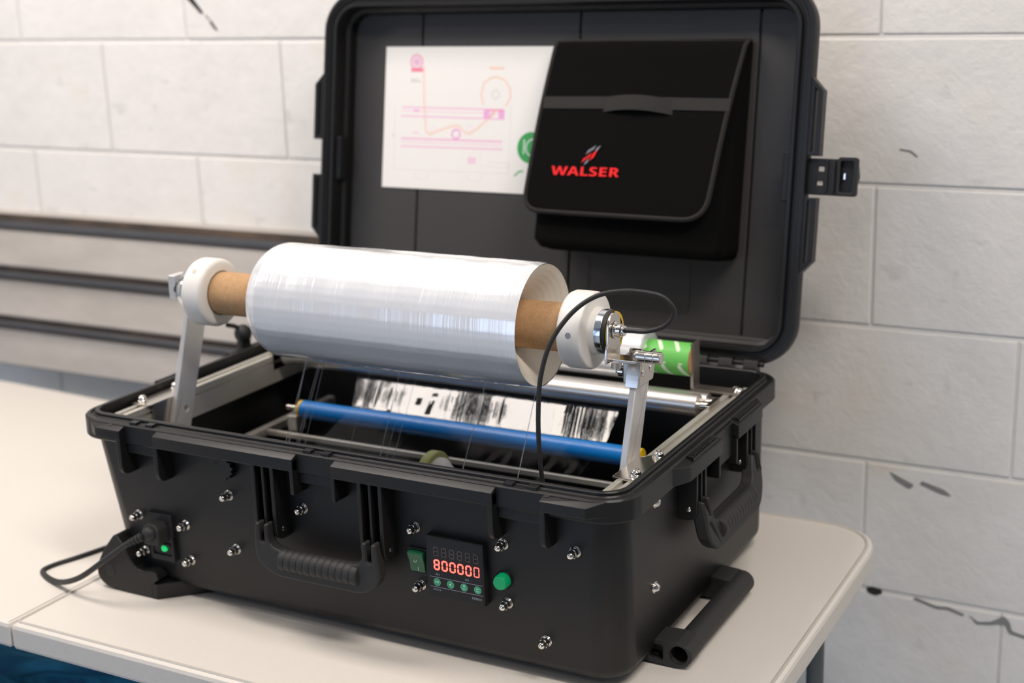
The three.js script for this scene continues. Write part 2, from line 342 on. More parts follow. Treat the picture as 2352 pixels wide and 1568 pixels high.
// ------------------------------------------------------------------ blue blanket heaped under the table
{
  const b = thing('moving_blanket', 'crumpled blue quilted blanket heaped under the table', 'blanket', [-0.45, FLOOR, 0]);
  const rings = [], N = 90;
  for (let j = 0; j <= 26; j++) {
    const t = j / 26, row = [];
    for (let i = 0; i < N; i++) {
      const a = i / N * Math.PI * 2, ex = Math.sign(Math.cos(a)) * Math.abs(Math.cos(a)) ** 0.55, ez = Math.sign(Math.sin(a)) * Math.abs(Math.sin(a)) ** 0.55;
      const k = t < 0.5 ? 1.04 - 0.10 * t : Math.sqrt(Math.max(0, 1 - ((t - 0.5) / 0.5) ** 2.4)) * 0.99;
      let x = -0.45 + 0.78 * ex * k, z = -0.06 + 0.34 * ez * k, y = FLOOR + 0.42 * Math.min(1, t * 1.9);
      const f = 0.022 * Math.sin(x * 21 - z * 13) + 0.013 * Math.sin(x * 37 + z * 29 + 1) + 0.01 * Math.sin(x * 9 + z * 50);
      if (t > 0.45) y += f + 0.03 * (t - 0.45); else { x += ex * f * t; z += ez * f * t; }
      row.push([x, y, z]);
    }
    rings.push(row);
  }
  part('cloth', loft(rings.map((r) => r.slice().reverse()), true, 1.4), M.blanket, b);
}

// ------------------------------------------------------------------ the case
const kase = thing('equipment_case', 'large open black hard plastic case with wheels holding a film winder', 'case', [0, TAB, 0]);
const shiftBolt = [];
{
  const K = kase, pl = M.plastic;
  const sec = (y, xl, xr, zb, zf, r) => rrect(xl, xr, zb, zf, r, 9).map(([x, z]) => [x, y, z]).reverse();
  const outer = [];
  outer.push(sec(-0.026, -0.3735, 0.3655, -0.243, 0.2405, 0.038), sec(-0.045, -0.370, 0.3653, -0.243, 0.24, 0.038), sec(-0.2055, -0.3423, 0.3636, -0.2421, 0.2336, 0.038), sec(-0.2075, -0.342, 0.3635, -0.242, 0.2335, 0.038));
  for (let i = 1; i <= 6; i++) { const a = i / 6 * Math.PI / 2, d = 0.016 * (1 - Math.cos(a)); outer.push(sec(-0.2075 - 0.016 * Math.sin(a), -0.342 + d, 0.3635 - d, -0.242 + d, 0.2335 - d, 0.038 - d * 0.6)); }
  outer.push(sec(-0.2235, -0.3, 0.31, -0.19, 0.19, 0.02), sec(-0.2235, -0.001, 0.001, -0.001, 0.001, 0.0005));
  const inn = [sec(-0.026, -0.3605, 0.3605, -0.2355, 0.2345, 0.024), sec(-0.2, -0.337, 0.349, -0.226, 0.226, 0.036), sec(-0.2, -0.001, 0.001, -0.001, 0.001, 0.0005)].map((r) => r.reverse());
  part('body', [loft(outer, true, 0.5), loft(inn, true, 0.5)], pl, K);
  // rim: lip, groove, ledge
  const rim = [[0.0, -0.034], [0.0, -0.0012], [0.0012, 0], [0.0052, 0], [0.0064, -0.0012], [0.0066, -0.0042], [0.0085, -0.0062], [0.0115, -0.0062], [0.012, -0.0042], [0.0165, -0.0046], [0.0185, -0.0066], [0.0187, -0.0285], [0.017, -0.0305], [0.004, -0.0305]];
  part('rim', ringSweep(-0.3605, 0.3605, -0.2375, 0.2375, 0.024, rim, (x, z, h) => [x, h, z], 10), pl, K);
  // ledges that stand out from the rim in front
  // their tops slope down and outwards
  const slopeTop = (g) => { const p = g.attributes.position; for (let i = 0; i < p.count; i++) { const d = Math.max(0, p.getZ(i) - 0.2485, Math.abs(p.getX(i)) - 0.3745 - (p.getZ(i) > 0.2 ? 1 : 0)); if (p.getY(i) > -0.012) p.setY(i, p.getY(i) - 0.38 * d); } g.deleteAttribute('normal'); return crease(g, 0.33); };
  const ledge = (pts, y0, y1) => slopeTop(exY(roundPoly(pts, 0.0015), y0, y1, 0.0010, 3));
  part('front_ledge', ledge([[-0.2385, 0.25], [-0.030, 0.25], [-0.030, 0.2655], [-0.2385, 0.2655]], -0.0255, -0.0045), pl, K);
  part('front_ledge', ledge([[0.0225, 0.25], [0.2295, 0.25], [0.2295, 0.2655], [0.0225, 0.2655]], -0.0255, -0.0045), pl, K);
  const cr = part('corner_ledge', ledge([[0.285, 0.246], [0.342, 0.246], [0.356, 0.2515], [0.338, 0.2655], [0.285, 0.2655]], -0.023, -0.0045), pl, K);
  const cl = part('corner_ledge', ledge([[-0.291, 0.246], [-0.338, 0.246], [-0.352, 0.2515], [-0.330, 0.2655], [-0.291, 0.2655]], -0.023, -0.0045), pl, K);
  part('hole', slopeTop(latheY([[-0.0046, 0.0036], [-0.0040, 0.0036], [-0.0040, 0]], 0.29, 0.2555, 16)), M.plasticDark, cr);
  part('hole', slopeTop(latheY([[-0.0046, 0.0036], [-0.0040, 0.0036], [-0.0040, 0]], -0.312, 0.2555, 16)), M.plasticDark, cl);
  // recessed latch plates with clips in the three gaps
  for (const [a, b] of [[-0.291, -0.2385], [-0.03, 0.0225], [0.2295, 0.285]]) {
    const lp = part('latch_plate', box(a, b, -0.042, -0.0075, 0.24, 0.2535, 0.001), pl, K);
    part('clip', [box(a + 0.008, a + 0.019, -0.0062, -0.0012, 0.2455, 0.2545, 0.0006), box(b - 0.019, b - 0.008, -0.0062, -0.0012, 0.2455, 0.2545, 0.0006), box(a + 0.02, b - 0.02, -0.0062, -0.004, 0.247, 0.2545, 0.0005)], pl, lp);
  }
  // ribs hanging under the ledges
  const rib = (x, t, y1, name = 'rib', zf = 0.2625, r = 0.014) => part(name, exX(roundPoly([[0.228, -0.0125, 0.001], [zf, -0.0125, 0.001], [zf, y1, r], [0.228, y1, 0.001]], 0.001), x - t / 2, x + t / 2, 0.0009, 6), pl, K);
  rib(-0.2942, 0.006, -0.0695, 'rib', 0.2652); rib(-0.2355, 0.006, -0.0705, 'rib', 0.2652); rib(-0.0325, 0.005, -0.0545, 'rib', 0.2652, 0.003); rib(0.025, 0.005, -0.054, 'rib', 0.2652, 0.003); rib(0.2265, 0.006, -0.067, 'rib', 0.2652); rib(0.288, 0.006, -0.0665, 'rib', 0.2652);
  for (const x of [-0.0885, -0.0745, -0.0615, 0.0595, 0.0735, 0.087]) rib(x, Math.abs(Math.abs(x) - 0.0745) < 0.002 ? 0.0035 : 0.005, -0.1165, 'handle_bracket', 0.2645, 0.016);
  // seams of the mould on the front
  for (const [x, x2] of [[0.288, 0.281], [0.236, 0.231], [-0.288, -0.276], [-0.238, -0.23], [0.005, 0.005], [0.06, 0.058]])
    part('mould_seam', loft([[[x - 0.0006, -0.05, 0.2395], [x2 - 0.0006, -0.19, 0.2327]], [[x, -0.05, 0.24], [x2, -0.19, 0.2334]], [[x + 0.0006, -0.05, 0.2395], [x2 + 0.0006, -0.19, 0.2327]]], false, 0.3), pl, K);
  // front handle
  const fork = (a, b, c, d, y0, y1) => [[a, y0, 0.0028], [b, y0, 0.0028], [b, y1, 0.0015], [c, y1, 0.0015], [c, y0, 0.0028], [d, y0, 0.0028]];
  const hs = roundPoly([...fork(-0.0838, -0.0782, -0.0715, -0.066, -0.0925, -0.1145), [-0.066, -0.118, 0.012], [-0.046, -0.1235, 0.01], [0.043, -0.1235, 0.01], [0.064, -0.118, 0.012], ...fork(0.0645, 0.0702, 0.077, 0.0828, -0.0925, -0.1145), [0.0885, -0.137, 0.03], [0.066, -0.1555, 0.02], [-0.062, -0.1555, 0.02], [-0.0875, -0.137, 0.03]], 0.004);
  const H = part('handle', exZ(hs, 0.2585, 0.2745, 0.003, 8), M.rubber, K);
  const grip = []; for (let i = 0; i < 12; i++) { const a = -0.0505 + i * 0.0091, b = a + 0.0088; grip.push([a, 0.0108], [a + 0.0007, 0.0128], [b - 0.0007, 0.0128], [b, 0.0108]); }
  part('grip', latheX([[-0.052, 0], ...grip, [0.06, 0]], -0.1345, 0.2685, 28), M.rubber, H);
  for (const x of [-0.0585, 0.0902]) part('pivot_pin', latheX([[x, 0], [x, 0.0032], [x + 0.0008, 0.003], [x + 0.001, 0]], -0.1035, 0.2525, 14), M.nut, H, { label: 'small shiny hinge pin' });
  // dark round vent near the left of the front
  part('vent_knob', exZ(shapeOf(Array.from({ length: 60 }, (_, i) => { const a = i / 60 * Math.PI * 2, r = 0.0128 + 0.0011 * Math.sign(Math.sin(a * 12)); return [-0.1455 + r * Math.cos(a), -0.044 + r * Math.sin(a)]; })), 0.236, 0.249, 0.0005), M.plasticDark, K);
  // ---- right side: ledges, ribs and the side handle
  part('side_ledge', ledge([[0.372, 0.148], [0.391, 0.108], [0.391, 0.007], [0.372, 0.007]], -0.028, -0.0045), pl, K);
  part('side_ledge', ledge([[0.372, -0.047], [0.391, -0.047], [0.391, -0.135], [0.372, -0.155]], -0.028, -0.0045), pl, K);
  part('side_ledge', ledge([[-0.374, 0.148], [-0.392, 0.108], [-0.392, 0.007], [-0.374, 0.007]], -0.028, -0.0045), pl, K);
  part('side_ledge', ledge([[-0.374, -0.047], [-0.392, -0.047], [-0.392, -0.135], [-0.374, -0.155]], -0.028, -0.0045), pl, K);
  for (const s of [1, -1]) for (const [a, b] of [[0.018, 0.094], [-0.128, -0.056]]) {
    const g = []; for (let i = 0; i < 12; i++) { const z = a + (b - a) * (i + 0.5) / 12; g.push(box(s > 0 ? 0.3795 : -0.387, s > 0 ? 0.387 : -0.3795, -0.0095, -0.0045, z - 0.0021, z + 0.0021, 0.0006)); }
    g.push(box(s > 0 ? 0.387 : -0.3885, s > 0 ? 0.3885 : -0.387, -0.011, -0.0062, a, b, 0.0005));
    part('ridge_strip', g, pl, K).userData.kind = 'stuff';
  }
  const side = (z, t, y1, xo = 0.3865, r = 0.012) => part('side_bracket', exZ(roundPoly([[0.35, -0.024, 0.001], [xo, -0.024, 0.001], [xo, y1, r], [0.35, y1, 0.001]], 0.001), z - t / 2, z + t / 2, 0.0009, 6), pl, K);
  for (const z of [0.0765, 0.063, 0.050, -0.0925, -0.108, -0.1245]) side(z, z === 0.063 || z === -0.108 ? 0.0035 : 0.005, -0.0865);
  side(0.0095, 0.005, -0.058, 0.3885, 0.002); side(-0.0495, 0.005, -0.06, 0.3885, 0.002);
  part('latch_plate', box(0.372, 0.3825, -0.05, -0.008, -0.049, 0.0105, 0.001), pl, K);
  const sh = roundPoly([...fork(0.0745, 0.0692, 0.0572, 0.052, -0.065, -0.087), [0.0495, -0.092, 0.01], [0.038, -0.0965, 0.01], [-0.074, -0.0965, 0.01], [-0.0855, -0.092, 0.012], ...fork(-0.0975, -0.1025, -0.1135, -0.1185, -0.065, -0.087), [-0.1165, -0.105, 0.03], [-0.094, -0.1285, 0.018], [0.055, -0.1285, 0.012], [0.0735, -0.112, 0.012]], 0.004);
  const lean = (g) => { const p = g.attributes.position; for (let i = 0; i < p.count; i++) p.setX(i, p.getX(i) + 0.2 * Math.max(0, -0.066 - p.getY(i))); g.deleteAttribute('normal'); return crease(g, 0.33); };  // the handle hangs outwards a little
  const SH = part('side_handle', lean(exX(sh, 0.3755, 0.3925, 0.003, 8)), M.rubber, K);
  const gz = []; for (let i = 0; i < 12; i++) { const a = -0.0765 + i * 0.0096, b = a + 0.0092; gz.push([a, 0.011], [a + 0.0007, 0.0128], [b - 0.0007, 0.0128], [b, 0.011]); }
  part('grip', latheZ([[-0.078, 0], ...gz, [0.04, 0]], 0.3945, -0.1085, 28), M.rubber, SH);
  for (const z of [0.0795, -0.0895]) part('pivot_pin', latheZ([[z, 0.0032], [z + 0.0008, 0.003], [z + 0.001, 0]], 0.3765, -0.073, 14), M.nut, SH);
  // ---- trolley handle folded against the lower right edge
  const ts = roundPoly([[0.345, -0.205, 0.004], [0.392, -0.2025, 0.012], [0.4075, -0.2095], [0.4075, -0.2245], [0.392, -0.2335, 0.012], [0.345, -0.2315, 0.004]], 0.01), th = new THREE.Path(); th.absarc(0.392, -0.2175, 0.0118, 0, Math.PI * 2, true); ts.holes.push(th); ts.holes.push(new THREE.Path(rrect(0.357, 0.373, -0.2275, -0.2095, 0.002, 2).map((p) => new THREE.Vector2(...p))));
  const trol = exZ(ts, 0.112, 0.1480, 0.001, 10);
  const TH = part('trolley_handle', [latheZ([[-0.072, 0], [-0.0715, 0.010], [-0.066, 0.0142], [0.113, 0.0142], [0.114, 0.0118], [0.1465, 0.0116], [0.1465, 0.0102], [0.09, 0.0098], [0.09, 0]], 0.392, -0.2175, 32)], M.rubber, K);
  part('end_arm', trol, M.rubber, TH);
  part('end_arm', exZ(roundPoly([[0.33, -0.2], [0.392, -0.2045], [0.392, -0.2305], [0.33, -0.2305]], 0.006), -0.070, -0.03, 0.001, 5), M.rubber, TH);
  part('end_socket', box(0.356, 0.374, -0.2285, -0.2085, 0.114, 0.135, 0.001), M.plasticDark, TH);
  for (const z of [0.116, -0.064]) part('telescopic_rail', box(0.25, 0.366, -0.2335, -0.2235, z, z + 0.024, 0.002), M.plasticDark, TH);
  for (const [x, z] of [[0.27, 0.13], [0.3, -0.19], [-0.2, -0.19]]) part('foot', latheY([[TAB, 0.009], [-0.222, 0.012]], x, z, 14), M.rubber, K);
  // ---- wheel housing under the left corner
  const wh = roundPoly([[-0.329, -0.155, 0.01], [-0.352, -0.182, 0.012], [-0.366, -0.206, 0.012], [-0.366, -0.2215, 0.01], [-0.353, -0.2325, 0.012], [-0.318, -0.2345, 0.01], [-0.272, -0.2345, 0.0015], [-0.270, -0.2125, 0.002], [-0.2625, -0.208, 0.004], [-0.267, -0.1985, 0.006], [-0.296, -0.2005, 0.008], [-0.308, -0.187, 0.008], [-0.318, -0.168, 0.008]], 0.005);
  const W = part('wheel_housing', exZ(wh, 0.10, 0.2535, 0.0015, 6), pl, K);
  part('skid', exY(roundPoly([[-0.276, 0.196], [-0.209, 0.200], [-0.2665, 0.2535], [-0.276, 0.2535]], 0.001), -0.2345, -0.214, 0.0008, 3), pl, W);
  part('axle_cap', latheZ([[0.2535, 0.008], [0.2543, 0.0075], [0.2543, 0]], -0.3435, -0.209, 18), M.rubber, W);
  const W2 = part('wheel_housing', exZ(wh, -0.2535, -0.10, 0.0015, 6), pl, K);
  // ---- cap nuts on the front, each with its washer
  const nutG = () => { const hex = new THREE.CylinderGeometry(0.0055, 0.0055, 0.0056, 6); hex.rotateX(Math.PI / 2); T(hex, 0, 0, 0.0055); return [hex.toNonIndexed(), latheZ([[0.0082, 0.0048], [0.0092, 0.0046], [0.0096, 0.0041], [0.0128, 0.0041], [0.0145, 0.0036], [0.0158, 0.0022], [0.0163, 0]], 0, 0, 20)].map((g) => { g.deleteAttribute('uv'); return g; }); };
  const washG = () => latheZ([[0, 0.0066], [0.0012, 0.0066], [0.0013, 0.0061], [0.0016, 0.0056], [0.0027, 0.0056], [0.003, 0.0048], [0.003, 0]], 0, 0, 24);
  const n0 = merge(nutG()), w0 = merge(washG());
  const spots = [[0.1152, -0.0775], [0.2267, -0.0785], [0.3132, -0.0718], [0.117, -0.1483], [0.228, -0.1487], [0.2737, -0.1852], [-0.1487, -0.081], [-0.0384, -0.0801], [-0.2998, -0.1315], [-0.2239, -0.1329], [-0.2975, -0.1808], [-0.2224, -0.1803], [-0.1467, -0.1517]];
  for (const [x, y] of spots) {
    const z = 0.2402 + (y + 0.045) * 0.0474, b = new THREE.Mesh(n0, M.nut); b.name = 'cap_nut'; b.position.set(x, y - TAB, z); b.rotation.z = rnd() * 2; b.castShadow = b.receiveShadow = true; kase.add(b);
    const w = new THREE.Mesh(w0, M.nut); w.name = 'washer'; w.castShadow = w.receiveShadow = true; b.add(w);
  }
  for (const y of [-0.0405, -0.1408]) {     // button head screws on the right end
    const x = 0.3652 + (y + 0.045) * 0.012;
    const b = part('button_screw', latheX([[x + 0.0018, 0.0062], [x + 0.0032, 0.0058], [x + 0.0056, 0.0035], [x + 0.0062, 0.0018], [x + 0.0052, 0.0016], [x + 0.0052, 0]], y, 0.149, 20), M.nut, K);
    part('washer', latheX([[x - 0.001, 0.0072], [x + 0.0012, 0.0072], [x + 0.0018, 0.0066], [x + 0.0018, 0]], y, 0.149, 24), M.nut, b);
  }
  // ---- rocker switch
  const sw = part('rocker_switch', exZ(shapeOf(rrect(0.1045, 0.1305, -0.1335, -0.102, 0.0015, 3), [rrect(0.107, 0.1275, -0.131, -0.1045, 0.001, 2)]), 0.235, 0.2405, 0.0006), M.plasticDark, K);
  part('rocker', exX(shapeOf([[0.232, -0.1305], [0.2405, -0.1305], [0.2415, -0.128], [0.2425, -0.1195], [0.2475, -0.1065], [0.246, -0.105], [0.232, -0.105]]), 0.1075, 0.127, 0.0005), M.switchGreen, sw, { label: 'green rocker' });
  const ringO = new THREE.TorusGeometry(0.0017, 0.00025, 6, 18); ringO.rotateX(-0.35); T(ringO, 0.1165, -0.1155, 0.2448);
  part('marking', [ringO, T(new THREE.BoxGeometry(0.0005, 0.0042, 0.0004), 0.1185, -0.126, 0.242)], M.whiteMark, sw);
  // ---- green round button
  const gb = part('push_button', latheZ([[0.236, 0.0105], [0.2385, 0.0105], [0.239, 0.0098]], 0.2255, -0.121, 28), M.plasticDark, K);
  part('button_cap', latheZ([[0.2385, 0.0088], [0.2455, 0.0086], [0.2462, 0.0079], [0.2485, 0.0077], [0.249, 0.0071], [0.249, 0]], 0.2255, -0.121, 28), M.lampGreen, gb, { label: 'bright green cap' });
  // ---- panel meter
  const zf = 0.2475;
  const mt = part('panel_meter', exZ(roundPoly([[0.1335, -0.0805], [0.206, -0.0805], [0.206, -0.1535], [0.1335, -0.1535]], 0.0008), 0.2352, zf, 0.0008), M.plasticDark, K);
  const cv = document.createElement('canvas'); cv.width = cv.height = 1024; const c = cv.getContext('2d');
  c.fillStyle = '#0c0d10'; c.fillRect(0, 0, 1024, 1024);
  c.fillStyle = '#131418'; c.fillRect(70, 110, 890, 460);
  c.fillStyle = '#8f95a3'; c.fillRect(40, 676, 970, 9); c.fillRect(40, 847, 970, 9);
  c.font = 'bold 44px sans-serif'; c.fillStyle = '#9aa0ac'; c.fillText('AL1', 148, 645); c.fillText('AL2', 690, 640);
  c.fillStyle = '#22262c'; for (const x of [268, 812]) { c.beginPath(); c.arc(x, 630, 18, 0, 7); c.fill(); }
  ['SET', '<', '', 'EXT'].forEach((s, i) => {
    const x = 168 + i * 250, y = 766; c.fillStyle = '#2f9a6c'; c.beginPath(); c.arc(x, y, 66, 0, 7); c.fill(); c.strokeStyle = '#7fcfae'; c.lineWidth = 5; c.beginPath(); c.arc(x, y, 60, 0, 7); c.stroke();
    c.fillStyle = '#bfe6d5'; c.textAlign = 'center';
    if (i === 0) { c.font = 'bold 48px sans-serif'; c.fillText('SET', x, y + 17); }
    if (i === 1) { c.beginPath(); c.moveTo(x - 30, y); c.lineTo(x + 22, y - 38); c.lineTo(x + 6, y); c.lineTo(x + 22, y + 38); c.fill(); }
    if (i === 2) { c.beginPath(); c.moveTo(x, y - 50); c.lineTo(x + 32, y - 4); c.lineTo(x, y - 16); c.lineTo(x - 32, y - 4); c.fill(); c.font = 'bold 34px sans-serif'; c.fillText('RES', x, y + 38); }
    if (i === 3) { c.font = 'bold 36px sans-serif'; c.fillText('EXT', x, y - 2); c.fillText('RTS', x, y + 38); }
    c.textAlign = 'left';
  });
  c.fillStyle = '#7d838e'; c.font = 'bold 46px sans-serif'; c.fillText('BEM76', 90, 912); c.fillStyle = '#8d939e'; c.font = 'bold 52px sans-serif'; c.fillText('BERM\u00ae', 806, 938);
  const mtex = new THREE.CanvasTexture(cv); mtex.colorSpace = THREE.SRGBColorSpace;
  const face = new THREE.PlaneGeometry(0.0705, 0.071); T(face, 0.16975, -0.117, zf + 0.0003);
  part('screen', face, S({ map: mtex, roughness: 0.3 }), mt, { uv: true });
  // seven-segment digits
  const seg7 = { a: [0, 1, 1, 1], b: [1, 0.5, 1, 1], c: [1, 0, 1, 0.5], d: [0, 0, 1, 0], e: [0, 0, 0, 0.5], f: [0, 0.5, 0, 1], g: [0, 0.5, 1, 0.5] };
  const digit = (x, y, w, h, on, t, z) => [...on].map((k) => {
    const [x0, y0, x1, y1] = seg7[k], ax = x + x0 * w, ay = y + y0 * h, bx = x + x1 * w, by = y + y1 * h, e = t * 0.65;
    const s = x0 === x1 ? [[ax, ay + 0.15 * t], [ax + e, ay + t * 0.8], [ax + e, by - t * 0.8], [ax, by - 0.15 * t], [ax - e, by - t * 0.8], [ax - e, ay + t * 0.8]] : [[ax + 0.15 * t, ay], [ax + t * 0.8, ay - e], [bx - t * 0.8, ay - e], [bx - 0.15 * t, ay], [bx - t * 0.8, ay + e], [ax + t * 0.8, ay + e]];
    return exZ(shapeOf(s), z, z + 0.0005, 0.0001, 1);
  });
  for (let i = 0; i < 6; i++) {
    const x = 0.1438 + i * 0.0101, bold = i < 5;
    part('digit', digit(x, -0.119, 0.006, 0.0108, i === 0 ? 'abcdefg' : 'abcdef', bold ? 0.0014 : 0.0008, zf + 0.0004), M.digit, mt, { label: 'glowing red digit ' + (i ? 'zero' : 'eight') });
    part('dark_digit', digit(x, -0.1028, 0.0055, 0.0098, 'abcdefg', 0.0009, zf + 0.0004), M.digitOff, mt, { label: 'unlit grey digit' });
  }
  const pd = new THREE.RectAreaLight(0xff3020, 0.9, 0.058, 0.011); pd.position.set(0.172, -0.1136 + LIP, zf + 0.0012); pd.lookAt(0.1685, -0.114 + LIP, 5); scene.add(pd);
  // ---- power inlet with lit switch
  const inl = part('power_inlet', exZ(shapeOf(rrect(-0.281, -0.2435, -0.1855, -0.1225, 0.002, 3), [rrect(-0.277, -0.2475, -0.178, -0.1605, 0.001, 2)]), 0.2345, 0.2415, 0.0008), M.plasticDark, K);
  part('inlet_switch', exX(shapeOf([[0.23, -0.1775], [0.239, -0.1775], [0.2405, -0.169], [0.2435, -0.162], [0.242, -0.161], [0.23, -0.161]]), -0.2765, -0.248, 0.0005), M.plasticDark, inl);
  part('indicator', exZ(shapeOf(rrect(-0.2615, -0.2535, -0.1718, -0.164, 0.003, 4)), 0.2405, 0.2438, 0.0005), M.led, inl, { label: 'glowing green indicator' });
  const pg = new THREE.RectAreaLight(0x20ff60, 0.4, 0.009, 0.008); pg.position.set(-0.2575, -0.168 + LIP, 0.2442); pg.lookAt(-0.2575, -0.168 + LIP, 5); scene.add(pg);
  // ---- hinge along the back
  part('hinge_rod', cylX(-0.35, 0.35, 0.0035, 0.002, -0.2625, 12), M.plasticDark, K);
  for (let i = 0; i < 20; i++) part('hinge_knuckle', exX(roundPoly([[-0.251, -0.02], [-0.251, -0.002], [-0.258, 0.0085], [-0.268, 0.0085], [-0.27, -0.02]], 0.003), -0.345 + i * 0.0352, -0.345 + i * 0.0352 + 0.019, 0.0008, 4), pl, K);
  // black lever on the left rim
  part('latch_lever', [box(-0.396, -0.385, -0.008, 0.012, -0.112, -0.09, 0.003), T(new THREE.SphereGeometry(0.0125, 20, 14).scale(1, 1.1, 1.1), -0.39, 0.014, -0.1), tube([[-0.39, 0.018, -0.098], [-0.393, 0.027, -0.088], [-0.398, 0.032, -0.075]], 0.0035, 8, 8)], M.plasticDark, K);
}

// ------------------------------------------------------------------ the lid, leaning back 9 degrees
const LT = 9.2 * Math.PI / 180;
const lidM = new THREE.Matrix4().makeTranslation(0, 0.02, -0.275).multiply(new THREE.Matrix4().makeRotationX(-LT));
{
  const o = { matrix: lidM }, K = kase;
  const prof = [[-0.016, -0.0585], [-0.004, -0.0585], [0.010, -0.050], [0.0165, -0.026], [0.0235, -0.022], [0.024, -0.0045], [0.0225, -0.0015], [0.0165, -0.0015], [0.0155, -0.0035], [0.0118, -0.0035], [0.011, -0.006], [0.0075, -0.006], [0.0065, -0.001], [0.0055, 0.0003], [0.0008, 0.0003], [-0.0003, -0.0012], [-0.001, -0.026], [-0.0035, -0.028], [-0.006, -0.029], [-0.008, -0.0445]];
  const L = part('lid', ringSweep(-0.3615, 0.3615, 0.0, 0.457, 0.036, prof, (x, y, h) => [x, y, h], 10), M.plastic, K, o);
  part('lid_back', box(-0.352, 0.352, 0.009, 0.448, -0.0585, -0.0475, 0.002), M.plastic, L, o);
  const seams = [-0.356, -0.2335, 0.0305, 0.2975, 0.356];
  for (let i = 0; i < 4; i++) part('lid_panel', box(seams[i] + (i ? 0.0016 : 0), seams[i + 1] - (i < 3 ? 0.0016 : 0), 0.0055, 0.4515, -0.049, -0.0443, 0.0012), M.plasticIn, L, o);
  part('label_recess', exZ(shapeOf(rrect(0.062, 0.2195, 0.0335, 0.1075, 0.008, 5), [rrect(0.0635, 0.218, 0.035, 0.106, 0.0066, 5)]), -0.0448, -0.0434, 0.0003), M.plasticIn, L, o);
  part('lid_step', box(-0.362, 0.362, -0.001, 0.011, -0.042, -0.030, 0.004), M.plasticIn, L, o);
  for (const s of [-1, 1]) {
    const X = (x) => s * x, fl = (pts, hole) => { const q = s > 0 ? pts : pts.map(([x, y]) => [-x, y]).reverse(); const h = s > 0 ? hole : hole.map(([x, y]) => [-x, y]); return exZ(shapeOf(q, [h]), -0.021, -0.0025, 0.0008); };
    part('lid_ledge', fl([[0.383, 0.257], [0.4005, 0.257], [0.4005, 0.341], [0.3855, 0.357], [0.383, 0.357]], [[0.3895, 0.262], [0.3935, 0.262], [0.3935, 0.34], [0.3895, 0.345]]), M.plastic, L, o);
    part('lid_ledge', fl([[0.383, 0.104], [0.3855, 0.104], [0.4005, 0.12], [0.4005, 0.203], [0.383, 0.203]], [[0.3895, 0.116], [0.3935, 0.12], [0.3935, 0.198], [0.3895, 0.198]]), M.plastic, L, o);
    part('latch_boss', box(Math.min(X(0.362), X(0.352)), Math.max(X(0.362), X(0.352)), 0.196, 0.262, -0.030, -0.006, 0.002), M.plastic, L, o);
  }
  // right latch standing open
  const lt = shapeOf(roundPoly([[0.384, 0.207], [0.428, 0.2065], [0.446, 0.2065], [0.452, 0.232], [0.4485, 0.2565], [0.428, 0.2565], [0.424, 0.254], [0.384, 0.254]], 0.003).getPoints(5).map((p) => [p.x, p.y]),
    [rrect(0.3975, 0.406, 0.2375, 0.2435, 0.0006, 2), rrect(0.3965, 0.405, 0.2195, 0.2255, 0.0006, 2)]);
  const la = part('lid_latch', exZ(lt, -0.019, -0.012, 0.001), M.plasticDark, L, o);
  part('latch_frame', exZ(shapeOf(rrect(0.4255, 0.4515, 0.2065, 0.2565, 0.004, 4), [rrect(0.4295, 0.4465, 0.2115, 0.2515, 0.003, 4)]), -0.0125, -0.003, 0.0012), M.plasticDark, L, o);
  part('latch_pin', [box(0.4325, 0.4365, 0.2275, 0.2365, -0.0125, -0.007, 0.001)], M.nut, L, o);
  part('latch_hinge', [box(0.408, 0.4115, 0.211, 0.2525, -0.0125, -0.0095, 0.0008), box(0.4175, 0.421, 0.211, 0.2525, -0.0125, -0.0095, 0.0008)], M.plasticDark, L, o);
}

